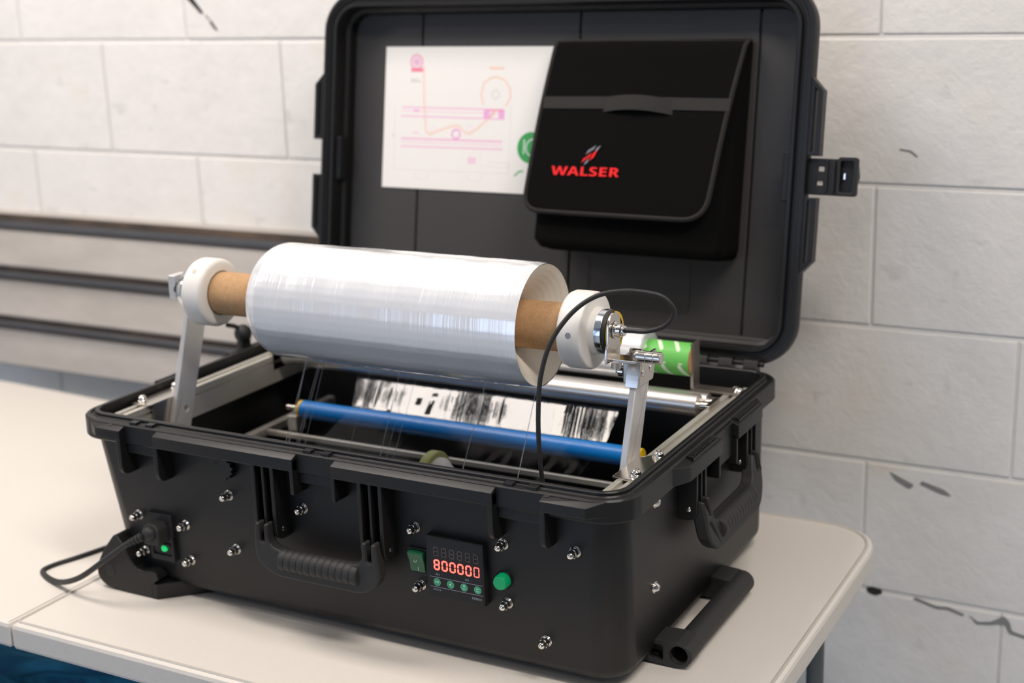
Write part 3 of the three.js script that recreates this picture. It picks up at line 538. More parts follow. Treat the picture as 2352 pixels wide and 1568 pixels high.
// ------------------------------------------------------------------ diagram sheet and bag on the lid
{
  const base = V3(-0.149, 0.187, -0.0443).applyMatrix4(lidM);
  const sh = thing('diagram_sheet', 'white printed sheet with pink threading diagram on the lid', 'paper', base.toArray());
  const cv = document.createElement('canvas'); cv.width = 1188; cv.height = 856; const c = cv.getContext('2d'), X = (m) => (m + 0.297) * 4000, Y = (m) => (0.4015 - m) * 4000;
  c.fillStyle = '#f6f4f0'; c.fillRect(0, 0, 1188, 856);
  // picture pixels were read against the sheet's corners
  const px = (x, y) => { const k = x - 888; return [(k + (y - 107) * 0.0464) * 2.98, (y - 107 + 0.0102 * k) / (323 + 0.0586 * k) * 856]; };
  const line = (pts, col, w) => { c.strokeStyle = col; c.lineWidth = w; c.lineJoin = 'round'; c.beginPath(); pts.forEach((p, i) => i ? c.lineTo(...px(...p)) : c.moveTo(...px(...p))); c.stroke(); };
  const ring = (x, y, r, col, w) => { c.strokeStyle = col; c.lineWidth = w; c.beginPath(); c.arc(...px(x, y), r * 2.72, 0, 7); c.stroke(); };
  const fill = (x0, y0, x1, y1, col) => { c.fillStyle = col; const [a, b] = px(x0, y0), [d, e] = px(x1, y1); c.fillRect(a, b, d - a, e - b); };
  c.globalAlpha = 0.72;
  line([[925, 245], [1165, 250]], '#f7b3dc', 9); line([[923, 253], [1165, 259]], '#f9c4e4', 6); line([[922, 265], [1165, 272]], '#f7b3dc', 9);
  line([[921, 317], [1160, 324]], '#f49ad2', 9); line([[920, 325], [1160, 332]], '#f9c4e4', 6); line([[920, 335], [1160, 342]], '#f7b3dc', 9);
  line([[908, 240], [903, 388], [1172, 398], [1180, 240]], '#e9dfe6', 4); line([[1112, 320], [1108, 380], [1175, 384]], '#f3dcec', 4); line([[1128, 372], [1175, 374], [1173, 396]], '#f3d4ea', 4);
  line([[955, 392], [955, 410], [985, 412], [985, 394]], '#e7e4e2', 4); line([[1080, 398], [1080, 414], [1112, 416], [1112, 400]], '#e7e4e2', 4);
  ring(961, 141, 15, '#f58fbf', 12); ring(961, 141, 8, '#e76cc0', 7); c.fillStyle = '#d64fc0'; c.beginPath(); c.arc(...px(961, 141), 10, 0, 7); c.fill();
  fill(948, 155, 976, 164, '#f26a8a'); c.fillStyle = '#b8b4b4'; c.font = 'bold 30px sans-serif'; c.fillText('ROLL', ...px(946, 188));
  line([[978, 150], [978, 230], [982, 300], [990, 308], [1010, 300], [1045, 288], [1060, 288], [1072, 302], [1084, 307], [1100, 296], [1135, 265], [1142, 258]], '#fbc9b4', 11);
  line([[1117, 240], [1112, 215], [1118, 190], [1132, 178], [1148, 174], [1166, 182], [1178, 202], [1178, 222], [1168, 242]], '#fbc4ac', 9);
  ring(1145, 215, 8, '#d9d6d4', 7); ring(1145, 215, 13, '#ece9e7', 4); c.fillStyle = '#fba48c'; c.font = 'bold 24px sans-serif'; c.fillText('TENSION', ...px(1130, 158));
  fill(1118, 250, 1130, 270, '#f19ae0'); fill(1152, 250, 1164, 270, '#f19ae0'); line([[1126, 252], [1160, 252]], '#f58aa0', 8); line([[1130, 268], [1142, 254]], '#f58aa0', 7);
  ring(1053, 307, 10, '#f08fd6', 11); ring(1000, 298, 7, '#f6cfe4', 4); ring(1085, 294, 7, '#f6cfe4', 4); fill(1080, 360, 1098, 376, '#f8c8e4'); fill(950, 303, 964, 306, '#f3a8dc'); fill(952, 250, 966, 256, '#f3a8dc');
  line([[903, 305], [902, 315]], '#f3a8dc', 6);
  c.globalAlpha = 1; c.fillStyle = '#3fa65a'; c.beginPath(); c.arc(...px(1224, 338), 92, 0, 7); c.fill(); c.strokeStyle = '#eef4ee'; c.lineWidth = 7; c.beginPath(); c.arc(...px(1230, 338), 52, 0, 7); c.stroke(); line([[1209, 318], [1207, 352]], '#e6f0e6', 8); line([[1186, 404], [1196, 394], [1206, 392]], '#5cb572', 10);
  const tx = new THREE.CanvasTexture(cv); tx.colorSpace = THREE.SRGBColorSpace; tx.anisotropy = 8;
  const face = T(new THREE.PlaneGeometry(0.2965, 0.2135), -0.149, 0.2945, -0.04275);
  const pb = part('sheet', box(-0.2975, -0.0005, 0.1875, 0.4015, -0.0443, -0.043, 0.0003), M.whiteMark, sh, { matrix: lidM }); pb.material = S({ color: 0xf4f2ee, roughness: 0.6 });
  part('print', face, S({ map: tx, roughness: 0.55 }), sh, { matrix: lidM, uv: true });

  // bag: a gusseted felt pouch with a flap
  const bag = thing('felt_bag', 'black felt bag with red lettering hanging in the lid', 'bag', V3(0.15, 0.11, -0.04).applyMatrix4(lidM).toArray());
  const o = { matrix: lidM };
  const rowAt = (v, x0, x1, zf, zb, r) => rrect(x0, x1, zb, zf, r, 4).map(([x, z]) => [x, v, z]);
  const rows = [[0.113, 0.03, 0.28, 0.02, -0.043], [0.117, 0.018, 0.286, 0.031, -0.0435], [0.128, 0.010, 0.2885, 0.036, -0.0435], [0.2, 0.009, 0.289, 0.027, -0.0435], [0.3, 0.012, 0.290, -0.001, -0.0435], [0.40, 0.014, 0.291, -0.026, -0.0435], [0.409, 0.018, 0.289, -0.03, -0.0435]].map(([v, a, b, zf, zb]) => rowAt(v, a, b, zf, zb, Math.min(0.008, (zf - zb) / 2.2)));
  const cap = (r, v) => r.map(([x, , z]) => [0.15 + (x - 0.15) * 0.01, v, -0.03 + (z + 0.03) * 0.01]);
  part('pocket', loft([cap(rows[0], 0.113), ...rows, cap(rows[6], 0.409)].map((r) => r.slice().reverse()), true, 0.9), M.felt, bag, o);
  // flap: s runs down the front
  const slope = Math.atan2(0.067, 0.247), fm = lidM.clone().multiply(new THREE.Matrix4().makeTranslation(0, 0.409, -0.021)).multiply(new THREE.Matrix4().makeRotationX(-slope));
  const FO = { matrix: fm };
  const outl = roundPoly([[0.008, 0, 0.004], [0.288, 0.002, 0.004], [0.278, -0.1, 0.06], [0.268, -0.253, 0.034], [-0.002, -0.251, 0.028], [0.002, -0.1, 0.06]], 0.01);
  const bend = (g) => { const p = g.attributes.position; for (let i = 0; i < p.count; i++) { const x = p.getX(i), y = p.getY(i); p.setZ(i, p.getZ(i) + 0.004 * Math.sin(-y / 0.253 * Math.PI) + 0.0015 * Math.sin(x * 18 + y * 9) - 0.01 * Math.max(0, 1 + y / 0.012) ** 2); } g.computeVertexNormals(); return g; };
  { // flap as a fine grid cut to its outline
    const nx = 36, ny = 40, pts = outl.getPoints(12), inside = (y) => { let a = 1e9, b = -1e9; for (let i = 0; i < pts.length; i++) { const p = pts[i], q = pts[(i + 1) % pts.length]; if ((p.y - y) * (q.y - y) <= 0 && p.y !== q.y) { const x = p.x + (q.x - p.x) * (y - p.y) / (q.y - p.y); a = Math.min(a, x); b = Math.max(b, x); } } return [a, b]; };
    const front = [], back = [];
    for (let j = 0; j <= ny; j++) { const y = -0.0003 - (0.2515) * (j / ny), [a, b] = inside(Math.max(y, -0.2512)); const rf = [], rb = []; for (let i = 0; i <= nx; i++) { const x = a + (b - a) * i / nx; rf.push([x, y, 0.004]); rb.push([x, y, 0]); } front.push(rf); back.push(rb); }
    const g1 = loft(front.slice().reverse(), false, 1.5), g2 = loft(back, false, 1.5);
    part('flap', [bend(g1), bend(g2)].map((g) => crease(g, 1.2)), M.felt, bag, FO);
    const edge = pts.filter((p, i) => i === 0 || p.distanceTo(pts[i - 1]) > 1e-4).map((p) => [p.x, p.y, 0.002]); const tg = tube(edge, 0.0036, 260, 8, true); part('piping', bend(tg), M.webbing, bag, FO);
  }
  const strip = (x0, x1, y0, y1, z, sl = 0, n = 24) => { const r0 = [], r1 = [], r2 = [], r3 = []; for (let i = 0; i <= n; i++) { const x = x0 + (x1 - x0) * i / n, d = sl * (x - x0); r0.push([x, y0 + d, z]); r1.push([x, y1 + d, z]); } return crease(bend(loft([r0, r1], false, 1.2)), 1.2); };
  part('strap', strip(0.006, 0.281, -0.105, -0.0875, 0.0055, 0.004), M.webbing, bag, FO);
  const tab = []; for (const y of [-0.109, -0.088]) { const r = []; for (let i = 0; i <= 20; i++) { const t = i / 20; r.push([0.098 + 0.104 * t, y + 0.0025 * Math.sin(Math.PI * t) - 0.0022 * t, 0.0065 + 0.012 * Math.sin(Math.PI * Math.min(1, t * 0.95 + 0.02)) ** 0.7]); } tab.push(r); }
  const tb = tab.map((r) => r.map(([x, y, z]) => [x, y, z - 0.0016]));
  part('pull_tab', [loft(tab, false, 1.2), loft(tb.slice().reverse(), false, 1.2), loft([tb[0], tab[0]], false, 1.2), loft([tab[1], tb[1]], false, 1.2)], M.webbing, bag, FO);
  const font = await new FontLoader().loadAsync('fonts/droid/droid_sans_bold.typeface.json');
  const tg = new TextGeometry('WALSER', { font, size: 0.0125, depth: 0.0012, curveSegments: 4, bevelEnabled: false }); tg.computeBoundingBox();
  const bw = tg.boundingBox.max.x - tg.boundingBox.min.x; tg.scale(0.104 / bw, 1, 1); T(tg, 0.035, -0.200, 0.0046);
  part('lettering', bend(tg.index ? tg.toNonIndexed() : tg), M.red, bag, { ...FO, label: 'red WALSER lettering' });
  const quad = (x, y, s = 0.0052) => exZ(shapeOf([[x, y], [x + s, y + s * 0.8], [x + s * 1.55, y + s * 1.9], [x + s * 0.5, y + s * 1.15]]), 0.0046, 0.0058, 0.0002, 1);
  part('emblem', [[0.0795, -0.182], [0.086, -0.1775], [0.0935, -0.1735], [0.0915, -0.1695 - 0.009]].map(([x, y]) => bend(quad(x, y))), M.red, bag, FO);
  part('emblem', [[0.0835, -0.1855], [0.0845, -0.1705], [0.0975, -0.1665], [0.0905, -0.1665]].map(([x, y]) => bend(quad(x, y))), M.greyThread, bag, FO);
}

// ------------------------------------------------------------------ aluminium frame inside the case
{
  const F = thing('mounting_frame', 'pale aluminium rail frame screwed inside the black case', 'frame', [0, -0.13, 0]);
  const rail = (x0, x1, z0, z1, y0 = -0.052, y1 = -0.012) => {
    const h = 0.0045, cx = (x0 + x1) / 2, s = 0.003, cy = (y0 + y1) / 2, inX = x0 < 0 ? x1 : x0, d = x0 < 0 ? -1 : 1, outl = [[x0, y0], [x1, y0]];
    if (d < 0) outl.push([x1, cy + 0.008], [x1 - h, cy + 0.008], [x1 - h, cy + 0.012], [x1, cy + 0.012]);
    outl.push([x1, y1], [cx + s, y1], [cx + s, y1 - h], [cx - s, y1 - h], [cx - s, y1], [x0, y1]);
    if (d > 0) outl.push([x0, cy + 0.012], [x0 + h, cy + 0.012], [x0 + h, cy + 0.008], [x0, cy + 0.008]);
    return exZ(shapeOf(outl), z0, z1, 0.0006);
  };
  part('side_rail', rail(0.331, 0.3515, -0.2, 0.2085), M.alu, F);
  part('side_rail', rail(-0.3515, -0.331, -0.2, 0.2085), M.alu, F);
  part('lower_rail', box(0.305, 0.317, -0.112, -0.100, -0.2, 0.2, 0.001), M.alu, F);
  part('lower_rail', box(-0.317, -0.305, -0.112, -0.100, -0.2, 0.2, 0.001), M.alu, F);
  part('cross_rail', box(-0.305, 0.305, -0.1105, -0.103, -0.0385, -0.033, 0.0008), M.alu, F);
  part('cross_rail', box(-0.331, 0.331, -0.05, -0.03, -0.2, -0.18, 0.001), M.alu, F);
  for (const s of [-1, 1]) {
    // bent plates that hold the arms
    const pts = [[0.3255, 0.173], [0.3545, 0.175], [0.3565, 0.088], [0.342, 0.088], [0.326, 0.112]].map(([x, z]) => [s * x, z]); if (s < 0) pts.reverse();
    part('arm_plate', exY(roundPoly(pts, 0.003), -0.0118, -0.0092, 0.0005, 4), M.steel, F);
    part('arm_plate', box(Math.min(s * 0.3265, s * 0.329), Math.max(s * 0.3265, s * 0.329), -0.07, -0.0105, 0.1, 0.165, 0.0005), M.steel, F);
    for (const z of [0.1605, 0.0975]) {
      const sc = part('pan_screw', latheY([[-0.0082, 0.0068], [-0.0072, 0.0068], [-0.007, 0.0058], [-0.0055, 0.0058], [-0.0045, 0.0054], [-0.0022, 0.0038], [-0.0016, 0.0018], [-0.0024, 0.0012], [-0.0024, 0]], s * 0.3483, z, 20), M.nut, F);
      part('washer', latheY([[-0.0092, 0.0074], [-0.0084, 0.0074], [-0.0082, 0.0068]], s * 0.3483, z, 20), M.nut, sc);
    }
    part('pan_screw', latheY([[-0.0092, 0.0072], [-0.0075, 0.0068], [-0.0055, 0.0056], [-0.0025, 0.0036], [-0.0018, 0]], s * 0.3483, -0.166, 20), M.nut, F);
    // brackets for the finished roll
    const br = [[s * 0.2865, 0.051, 0.004], [s * 0.2905, 0.051, 0.001], [s * 0.2905, -0.0085, 0.002], [s * 0.357, -0.0085, 0.002], [s * 0.357, -0.0118, 0.001], [s * 0.2865, -0.0118, 0.003]]; if (s < 0) br.reverse();
    part('roll_bracket', exZ(roundPoly(br, 0.001), -0.181, -0.158, 0.0006, 4), M.darkSteel, F, { label: 'angled steel bracket' });
    part('roller_mount', box(Math.min(s * 0.331, s * 0.338), Math.max(s * 0.331, s * 0.338), -0.0345, -0.0065, -0.128, -0.09, 0.001), M.steel, F);
    // blocks that carry the blue roller
    part('roller_block', [box(Math.min(s * 0.262, s * 0.277), Math.max(s * 0.262, s * 0.277), -0.105, -0.082, -0.068, -0.046, 0.001)], M.alu, F);
    part('roller_block', [box(Math.min(s * 0.265, s * 0.3), Math.max(s * 0.265, s * 0.3), -0.128, -0.114, -0.02, 0.015, 0.001)], M.alu, F);
  }
}

// ------------------------------------------------------------------ arms, spool, cable
const AY = 0.131, AZ = 0.105;
{
  for (const s of [-1, 1]) {
    const A = thing('support_arm', s < 0 ? 'leaning flat aluminium arm at the left end of the film roll' : 'leaning flat aluminium arm with hinged clamp at the right', 'arm', [s * 0.3225, -0.06, s > 0 ? 0.135 : 0.125], 'arms carrying the film roll');
    const x0 = s > 0 ? 0.3185 : -0.3265, x1 = x0 + 0.008, lean = 0.35, z0 = s > 0 ? 0.1365 : 0.128, y1 = s > 0 ? 0.092 : 0.121, w = 0.038;
    const zf = (y) => z0 - lean * (y + 0.01), hole = new THREE.Path(); hole.absarc(zf(-0.030) - w / 2 - 0.004, -0.030, 0.0042, 0, Math.PI * 2, true);
    part('bar', exX((() => { const q = roundPoly([[zf(-0.06) - w, -0.06], [zf(-0.06), -0.06], [zf(y1), y1], [zf(y1) - w, y1]], 0.0015); q.holes.push(hole); return q; })(), x0, x1, 0.0012, 12), M.aluArm, A);
    if (s > 0) {
      // stainless angle screwed over the top of the arm, hinge barrel, folded plate with the gland
      const zq = (y) => zf(y) + 0.001;
      part('clamp_angle', exX(roundPoly([[zq(0.072) - 0.042, 0.0715], [zq(0.072), 0.0715], [zq(0.1035), 0.1035], [zq(0.1035) - 0.042, 0.1035]], 0.002), 0.3265, 0.3295, 0.0006, 4), M.steel, A);
      part('clamp_angle', exX(roundPoly([[zq(0.072) - 0.002, 0.0715], [zq(0.072) + 0.002, 0.0715], [zq(0.112) + 0.002, 0.112], [zq(0.112) - 0.002, 0.112]], 0.0008), 0.314, 0.3295, 0.0005, 4), M.steel, A);
      for (const d of [0.0095, 0.031]) part('countersunk_screw', latheX([[0.3293, 0.0044], [0.3302, 0.0044], [0.3302, 0.0036], [0.3297, 0.0032], [0.3303, 0.0024], [0.3303, 0.0012], [0.3298, 0.001], [0.3298, 0]], 0.0855, zq(0.0855) - d, 18), M.nut, A);
      for (const d of [0.0095, 0.022]) part('lock_nut', [(() => { const h = new THREE.CylinderGeometry(0.0056, 0.0056, 0.006, 6); h.rotateZ(Math.PI / 2); return T(h, 0.3052, 0.0855, zq(0.0855) - d + 0.004); })(), cylX(0.2985, 0.309, 0.0022, 0.0855, zq(0.0855) - d + 0.004, 12, 0.0003)], M.nut, A);
      part('spacer_block', box(0.3085, 0.3183, 0.0735, 0.105, zq(0.0885) - 0.024, zq(0.0885) - 0.001, 0.001), M.aluArm, A);
      const hb = latheX([[0.3265, 0], [0.3265, 0.0072], [0.3345, 0.0074], [0.3352, 0.0066], [0.3425, 0.0066], [0.3428, 0.0061], [0.3434, 0.0061], [0.3437, 0.0066], [0.3515, 0.0066], [0.3518, 0.0061], [0.3524, 0.0061], [0.3527, 0.0066], [0.3598, 0.0066], [0.3605, 0.0058], [0.3605, 0]], 0.1105, 0.1165, 28);
      part('hinge_barrel', hb, M.steel, A);
      part('hinge_leaf', box(0.3, 0.3345, 0.1045, 0.108, 0.108, 0.13, 0.0008), M.steel, A);
      const up = new THREE.Shape(); up.moveTo(0.139, 0.104); up.lineTo(0.139, 0.115); up.quadraticCurveTo(0.139, 0.120, 0.1345, 0.125); up.lineTo(0.1335, 0.141); up.absarc(0.1175, 0.141, 0.016, 0, Math.PI, false); up.lineTo(0.1015, 0.124); up.quadraticCurveTo(0.105, 0.118, 0.103, 0.104); up.closePath();
      part('gland_plate', exX(up, 0.3035, 0.3062, 0.0005, 14), M.steel, A);
      part('lock_nut', (() => { const h = new THREE.CylinderGeometry(0.0056, 0.0056, 0.006, 6); return T(h, 0.312, 0.1005, 0.127); })(), M.nut, A);
    } else {
      part('end_plate', box(-0.330, -0.3185, 0.118, 0.149, 0.087, 0.112, 0.0012), M.aluArm, A);
      part('bolt_head', latheX([[-0.3195, 0], [-0.3195, 0.0095], [-0.3075, 0.0095], [-0.3075, 0]], AY, AZ, 6), M.plasticDark, A, { label: 'dark bolt head' });
    }
  }
  // chucks
  for (const s of [-1, 1]) {
    const C = thing('roll_chuck', s < 0 ? 'white plastic roll holder with silver cone at the left' : 'white plastic roll holder with yellow and black ring at right', 'holder', [s * 0.263, AY, AZ], 'holders in the ends of the film roll');
    const q = (a) => { const r = a.map(([x, y]) => [s * x, y]); return s > 0 ? r : r.reverse(); };
    part('hub', latheX(q([[0.2475, 0.0285], [0.2475, 0.0375], [0.2495, 0.0418], [0.2535, 0.0435], [0.275, 0.0435], [0.2775, 0.0425], [0.2785, 0.0405], [0.2785, 0.0275], [0.2795, 0.0262], [0.286, 0.0255], [0.2865, 0.0245], [0.2865, 0]]), AY, AZ, 64), M.white, C);
    part('collar', latheX(q([[0.2845, 0.0252], [0.2935, 0.0252], [0.294, 0.0246], [0.294, 0]]), AY, AZ, 48), M.zinc, C, { label: 'silver metal collar' });
    const sa = s > 0 ? 0.08 : 0.85; part('set_screw', T((() => { const h = new THREE.CylinderGeometry(0.0034, 0.0034, 0.003, 14); h.rotateX(Math.PI / 2 - sa); return h; })(), s * 0.2645, AY + 0.0422 * Math.sin(sa), AZ + 0.0422 * Math.cos(sa)), M.darkSteel, C);
    if (s > 0) {
      part('black_ring', latheX(q([[0.2938, 0.0228], [0.294, 0.0246], [0.2985, 0.0246], [0.2992, 0.0238], [0.2992, 0]]), AY, AZ, 48), M.rubber, C);
      part('yellow_ring', latheX(q([[0.2992, 0.0205], [0.2992, 0.0232], [0.3012, 0.0232], [0.3015, 0.0222], [0.3015, 0.019]]), AY, AZ, 48), M.yellow, C, { label: 'thin yellow ring' });
      part('shaft', cylX(0.299, 0.304, 0.012, AY, AZ, 24), M.plasticDark, C);
    } else part('cone', latheX(q([[0.2935, 0.0252], [0.3015, 0.0252], [0.307, 0.017], [0.3085, 0.0155], [0.3085, 0]]), AY, AZ, 40), M.zinc, C);
  }
  // the roll of stretch film
  const r = thing('film_roll', 'large shiny roll of clear stretch film held above the case', 'film roll', [0.03, AY, AZ]);
  const seg = 96, nx = 150, X0 = -0.157, X1 = 0.2135, R0 = 0.0712, rings = [];
  seed = 77; const jit = []; for (let i = 0; i <= nx; i++) jit.push((rnd() - 0.5) * 0.0004);
  for (let i = 0; i <= nx; i++) {
    const t = i / nx, x = X0 + (X1 - X0) * t, e = Math.min(1, Math.min(t / 0.05, 1)), end = 0.0065 * (1 - e) ** 2, re = t > 0.965 ? 0.0016 * ((t - 0.965) / 0.035) ** 2 : 0; const row = [];
    for (let j = 0; j < seg; j++) { const a = j / seg * Math.PI * 2, w = 0.0004 * Math.sin(3 * a + x * 60) * Math.sin(x * 40 + a) ; const R = R0 - end - re + jit[i] + w; row.push([x, AY + R * Math.cos(a), AZ + R * Math.sin(a)]); }
    rings.push(row);
  }
  const body = loft(rings, true, 1.2); { const n = body.attributes.position.count, uv = new Float32Array(n * 2), p = body.attributes.position; for (let i = 0; i < n; i++) { uv[2 * i] = p.getX(i); uv[2 * i + 1] = Math.atan2(p.getZ(i) - AZ, p.getY(i) - AY) / Math.PI / 2; } for (let i = 0; i < n; i += 3) { const v = [0, 1, 2].map((k) => uv[2 * (i + k) + 1]); if (Math.max(...v) - Math.min(...v) > 0.5) for (let k = 0; k < 3; k++) if (uv[2 * (i + k) + 1] < 0) uv[2 * (i + k) + 1] += 1; } body.setAttribute('uv', new THREE.BufferAttribute(uv, 2)); }
  part('film', body, M.film, r, { uv: true });
  const fin = []; for (let k = 0; k <= 22; k++) { const R = 0.0278 + (R0 - 0.0022 - 0.0278) * k / 22; fin.push([X1 - 0.0006 - 0.034 * (1 - k / 22) ** 1.15 + 0.0002 * Math.sin(k * 2.1), R]); }
  part('film_end', latheX(fin.reverse(), AY, AZ, 72), M.filmEnd, r, { label: 'pale layered end face' });
  part('film_end', latheX([[X0 + 0.001, 0.0278], [X0, 0.04], [X0 + 0.0005, 0.0648]].reverse().map((p) => p).reverse(), AY, AZ, 72), M.filmEnd, r);
  part('core', latheX([[-0.2472, 0.0235], [-0.2472, 0.0275], [0.2472, 0.0275], [0.2472, 0.0235]], AY, AZ, 64), M.card, r, { label: 'brown cardboard core' });
  // cable gland and sensor cable
  const cb = thing('sensor_cable', 'thin black cable looping from the right clamp down into the case', 'cable', [0.258, -0.09, 0.2]);
  part('gland', [(() => { const h = new THREE.CylinderGeometry(0.0082, 0.0082, 0.006, 6); h.rotateZ(Math.PI / 2); return T(h, 0.3115, 0.1375, 0.1175); })(), cylX(0.3062, 0.309, 0.0098, 0.1375, 0.1175, 28), cylX(0.3145, 0.3185, 0.006, 0.1375, 0.1175, 20)], M.nut, cb, { label: 'shiny hexagonal cable gland' });
  part('cord', tube([[0.314, 0.1375, 0.1175], [0.326, 0.1385, 0.1185], [0.345, 0.1405, 0.122], [0.3705, 0.1515, 0.1275], [0.3815, 0.168, 0.133], [0.3715, 0.1832, 0.138], [0.351, 0.189, 0.145], [0.328, 0.1895, 0.152], [0.305, 0.1842, 0.160], [0.2845, 0.1695, 0.172], [0.2655, 0.1395, 0.188], [0.2555, 0.102, 0.196], [0.2525, 0.058, 0.199], [0.2535, 0.01, 0.2], [0.2575, -0.03, 0.2], [0.262, -0.09, 0.2]], 0.0026, 220, 12), M.cable, cb);
}

// ------------------------------------------------------------------ rollers, finished roll and the film in the case
{
  const st = (y, z, label, e = 0) => { const r = thing('steel_roller', label, 'roller', [0, y, z], 'steel rollers across the case'), R = z > -0.12 ? 0.0142 : 0.0125; part('tube', cylX(-0.318 + e, 0.318 - e, R, y, z, 64), M.roller, r); part('journal', cylX(-0.334 + e, 0.334 - e, 0.006, y, z, 24), M.steel, r); };
  st(-0.0125, -0.107, 'polished steel roller lying across the case nearest the blue roller'); st(-0.0185, -0.1405, 'polished steel roller in front of the green cored roll');
  const bl = thing('blue_roller', 'bright blue roller with yellow ends inside the case', 'roller', [0, -0.0735, -0.0575]);
  part('sleeve', cylX(-0.257, 0.257, 0.0125, -0.0735, -0.0575, 48), M.blue, bl);
  for (const s of [-1, 1]) part('end_cap', cylX(Math.min(s * 0.257, s * 0.2625), Math.max(s * 0.257, s * 0.2625), 0.0122, -0.0735, -0.0575, 40), M.yellow, bl, { label: 'yellow end cap' });
  part('axle', cylX(-0.285, 0.285, 0.004, -0.0735, -0.0575, 16), M.steel, bl);
  const fr = thing('finished_roll', 'white film roll on a printed green core at the back', 'film roll', [0, 0.0275, -0.1665]);
  const cvg = document.createElement('canvas'); cvg.width = 1024; cvg.height = 512; const g = cvg.getContext('2d'); g.fillStyle = '#6cc55c'; g.fillRect(0, 0, 1024, 512); g.strokeStyle = '#dff0d4'; g.fillStyle = '#dff0d4'; g.lineCap = 'round'; g.lineWidth = 20;
  for (let i = 0; i < 12; i++) for (let j = 0; j < 3; j++) { const x = i * 90 + j * 30, y = j * 171 + 20; g.beginPath(); g.moveTo(x + 46, y); g.lineTo(x, y + 84); g.stroke(); g.beginPath(); g.arc(x + 40, y - 26 + 0, 15, 0, 7); g.fill(); }
  const gt = new THREE.CanvasTexture(cvg); gt.colorSpace = THREE.SRGBColorSpace; gt.wrapS = gt.wrapT = THREE.RepeatWrapping;
  const core = new THREE.CylinderGeometry(0.0215, 0.0215, 0.576, 40, 1, true); { const uv = core.attributes.uv; for (let i = 0; i < uv.count; i++) { const u = uv.getX(i), v = uv.getY(i); uv.setXY(i, v * 2.2, u); } } core.rotateZ(Math.PI / 2); T(core, 0, 0.0275, -0.1665);
  part('core', core, S({ map: gt, roughness: 0.5 }), fr, { uv: true, label: 'green core with white dots and dashes' });
  part('core_end', [cylX(-0.2885, -0.286, 0.0195, 0.0275, -0.1665, 32), cylX(0.286, 0.2885, 0.0195, 0.0275, -0.1665, 32)], M.card, fr);
  part('film', latheX([[-0.2, 0.0216], [-0.2, 0.0315], [-0.198, 0.033], [0.224, 0.033], [0.2265, 0.0315], [0.2265, 0.0216]], 0.0275, -0.1665, 64), M.film, fr);
  // clear web running off the roll: down to the idler, back over the blue roller, up to the steel roller
  const w = thing('film_web', 'clear wrinkled film running from the big roll round the blue roller', 'film', [0, -0.1, 0.05]);
  seed = 99; const ph = Array.from({ length: 40 }, () => [40 + rnd() * 700, rnd() * 7, 0.2 + rnd()]);
  const hi = Array.from({ length: 14 }, () => [260 + rnd() * 2000, rnd() * 7, 0.3 + rnd()]);
  const wr = (x, k, h = 0) => ph.reduce((s, [f, p, a]) => s + a * Math.sin(f * x + p + k * 0.3), 0) / 12 + (h ? h * hi.reduce((s, [f, p, a]) => s + a * Math.sin(f * x + p + k * 0.12), 0) * (0.55 + 0.45 * Math.sin(x * 37 + 1)) : 0);
  const sheet = (path, xa, xb, amp, h = 0, nxs = 520, nl = 10) => {
    const rows = []; for (let j = 0; j <= nl; j++) { const t = j / nl * (path.length - 1), i = Math.min(path.length - 2, Math.floor(t)), f = t - i, y = path[i][0] + (path[i + 1][0] - path[i][0]) * f, z = path[i][1] + (path[i + 1][1] - path[i][1]) * f, dy = path[i + 1][0] - path[i][0], dz = path[i + 1][1] - path[i][1], l = Math.hypot(dy, dz), ny = -dz / l, nz = dy / l, tt = j / nl, xl = xa[0] + (xa[1] - xa[0]) * tt, xr = xb[0] + (xb[1] - xb[0]) * tt, A = amp * (0.35 + 0.65 * Math.sin(Math.PI * Math.min(1, tt * 0.9 + 0.05)));
      const row = []; for (let q = 0; q <= nxs; q++) { const x = xl + (xr - xl) * q / nxs, d = A * wr(x - (xl - xa[0]) * 0.5, tt, h); row.push([x, y + ny * d, z + nz * d]); } rows.push(row); }
    return loft(rows, false, 1.5);
  };
  part('drop', sheet([[0.097, 0.043], [-0.088, 0.118]], [-0.152, -0.165], [0.208, 0.208], 0.0005), M.webClear, w);
  part('return', sheet([[-0.107, 0.128], [-0.0606, -0.052]], [-0.165, -0.17], [0.208, 0.212], 0.0006), M.webClear, w);
  part('rise', sheet([[-0.0605, -0.0605], [-0.0285, -0.0985]], [-0.175, -0.19], [0.212, 0.214], 0.0014, 0.36, 1500), M.web, w);
  for (let i = 0; i < 11; i++) {
    const x = i < 4 ? -0.152 + rnd() * 0.05 : -0.14 + rnd() * 0.33, k = 0.0002 + rnd() * rnd() * 0.0006, dx = -0.012 - rnd() * 0.02;
    part('wrinkle', tube([[x, 0.094, 0.0455], [x + dx * 0.5, 0.005, 0.0815], [x + dx, -0.086, 0.1185]], k, 10, 5), M.webWrinkle, w);
  }
  const id = thing('idler_roller', 'dark idler roller low at the front inside the case', 'roller', [0, -0.102, 0.128]);
  part('tube', cylX(-0.3, 0.3, 0.0115, -0.098, 0.1265, 32), M.legs, id);
  const tp = thing('tape_reel', 'pale green edged reel lying under the clear film', 'reel', [0.01, -0.2, 0.035]);
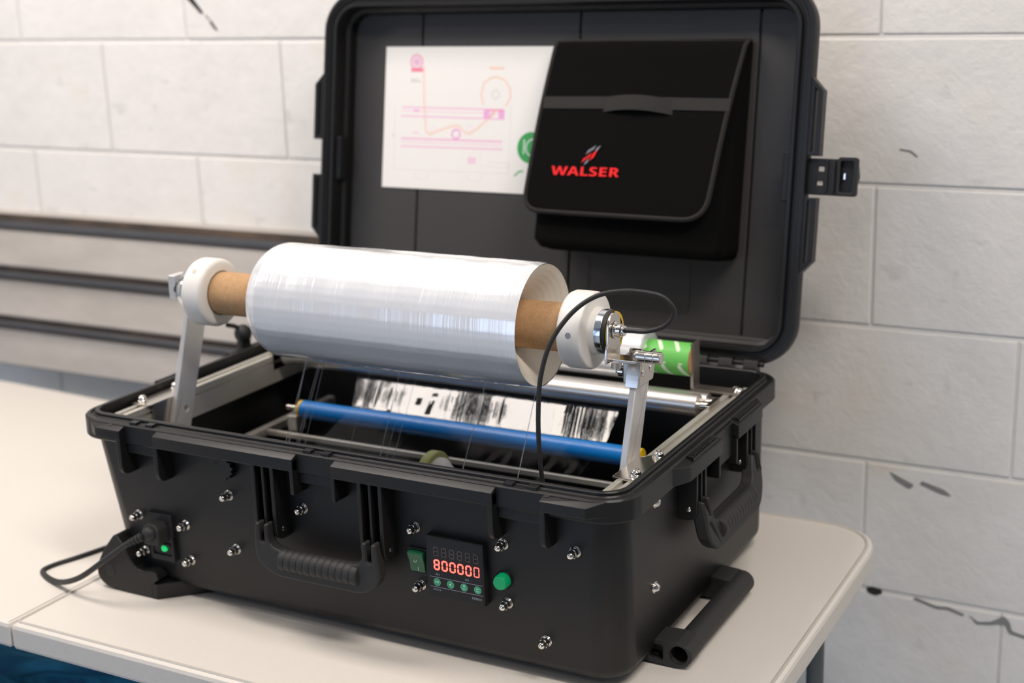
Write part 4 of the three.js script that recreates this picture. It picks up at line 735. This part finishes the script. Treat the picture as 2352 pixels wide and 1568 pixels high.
  part('rim', latheX([[0.006, 0.030], [0.006, 0.0355], [0.0075, 0.037], [0.018, 0.037], [0.0195, 0.0355], [0.0195, 0.030]], -0.107, 0.035, 48), M.paleGreen, tp);
  part('hub', latheX([[0.002, 0], [0.002, 0.0295], [0.024, 0.0295], [0.046, 0.012], [0.046, 0]].map((p) => p), -0.107, 0.035, 40), M.white, tp);
  part('stand', box(0.004, 0.022, -0.2, -0.135, 0.022, 0.048, 0.002), M.plasticDark, tp);
}

// ------------------------------------------------------------------ power cord
{
  const p = thing('power_cord', 'black power cord plugged into the front and looped on the table', 'cord', [-0.44, TAB, 0.2]);
  part('plug', [(() => { const s = roundPoly([[-0.2755, -0.1585], [-0.2505, -0.1585], [-0.2505, -0.137], [-0.256, -0.131], [-0.27, -0.131], [-0.2755, -0.137]], 0.003); return exZ(s, 0.237, 0.259, 0.002, 4); })(), T(new THREE.SphereGeometry(0.0095, 20, 14), -0.2635, -0.1425, 0.2595)], M.rubber, p);
  const a = V3(-0.264, -0.142, 0.266), b = V3(-0.286, -0.154, 0.275), relief = [];
  for (let i = 0; i < 5; i++) { const c = a.clone().lerp(b, 0.25 + i * 0.2), q = new THREE.CylinderGeometry(0.0058 - i * 0.0004, 0.0054 - i * 0.0004, 0.0042, 14); q.applyQuaternion(new THREE.Quaternion().setFromUnitVectors(V3(0, 1, 0), a.clone().sub(b).normalize())); relief.push(T(q, c.x, c.y, c.z)); }
  part('strain_relief', relief, M.rubber, p);
  part('lead', tube([[-0.266, -0.143, 0.267], [-0.286, -0.154, 0.275], [-0.318, -0.178, 0.287], [-0.362, -0.208, 0.289], [-0.41, -0.227, 0.279], [-0.447, -0.2308, 0.2665], [-0.464, -0.2312, 0.2545], [-0.4645, -0.2312, 0.238], [-0.454, -0.2312, 0.205], [-0.44, -0.2312, 0.155], [-0.415, -0.2312, 0.06], [-0.39, -0.2312, -0.05], [-0.37, -0.2312, -0.12]], 0.0037, 200, 12), M.cable, p);
}

scene.traverse((o) => { if (o.isMesh) o.castShadow = o.receiveShadow = true; });
renderer.render(scene, camera);
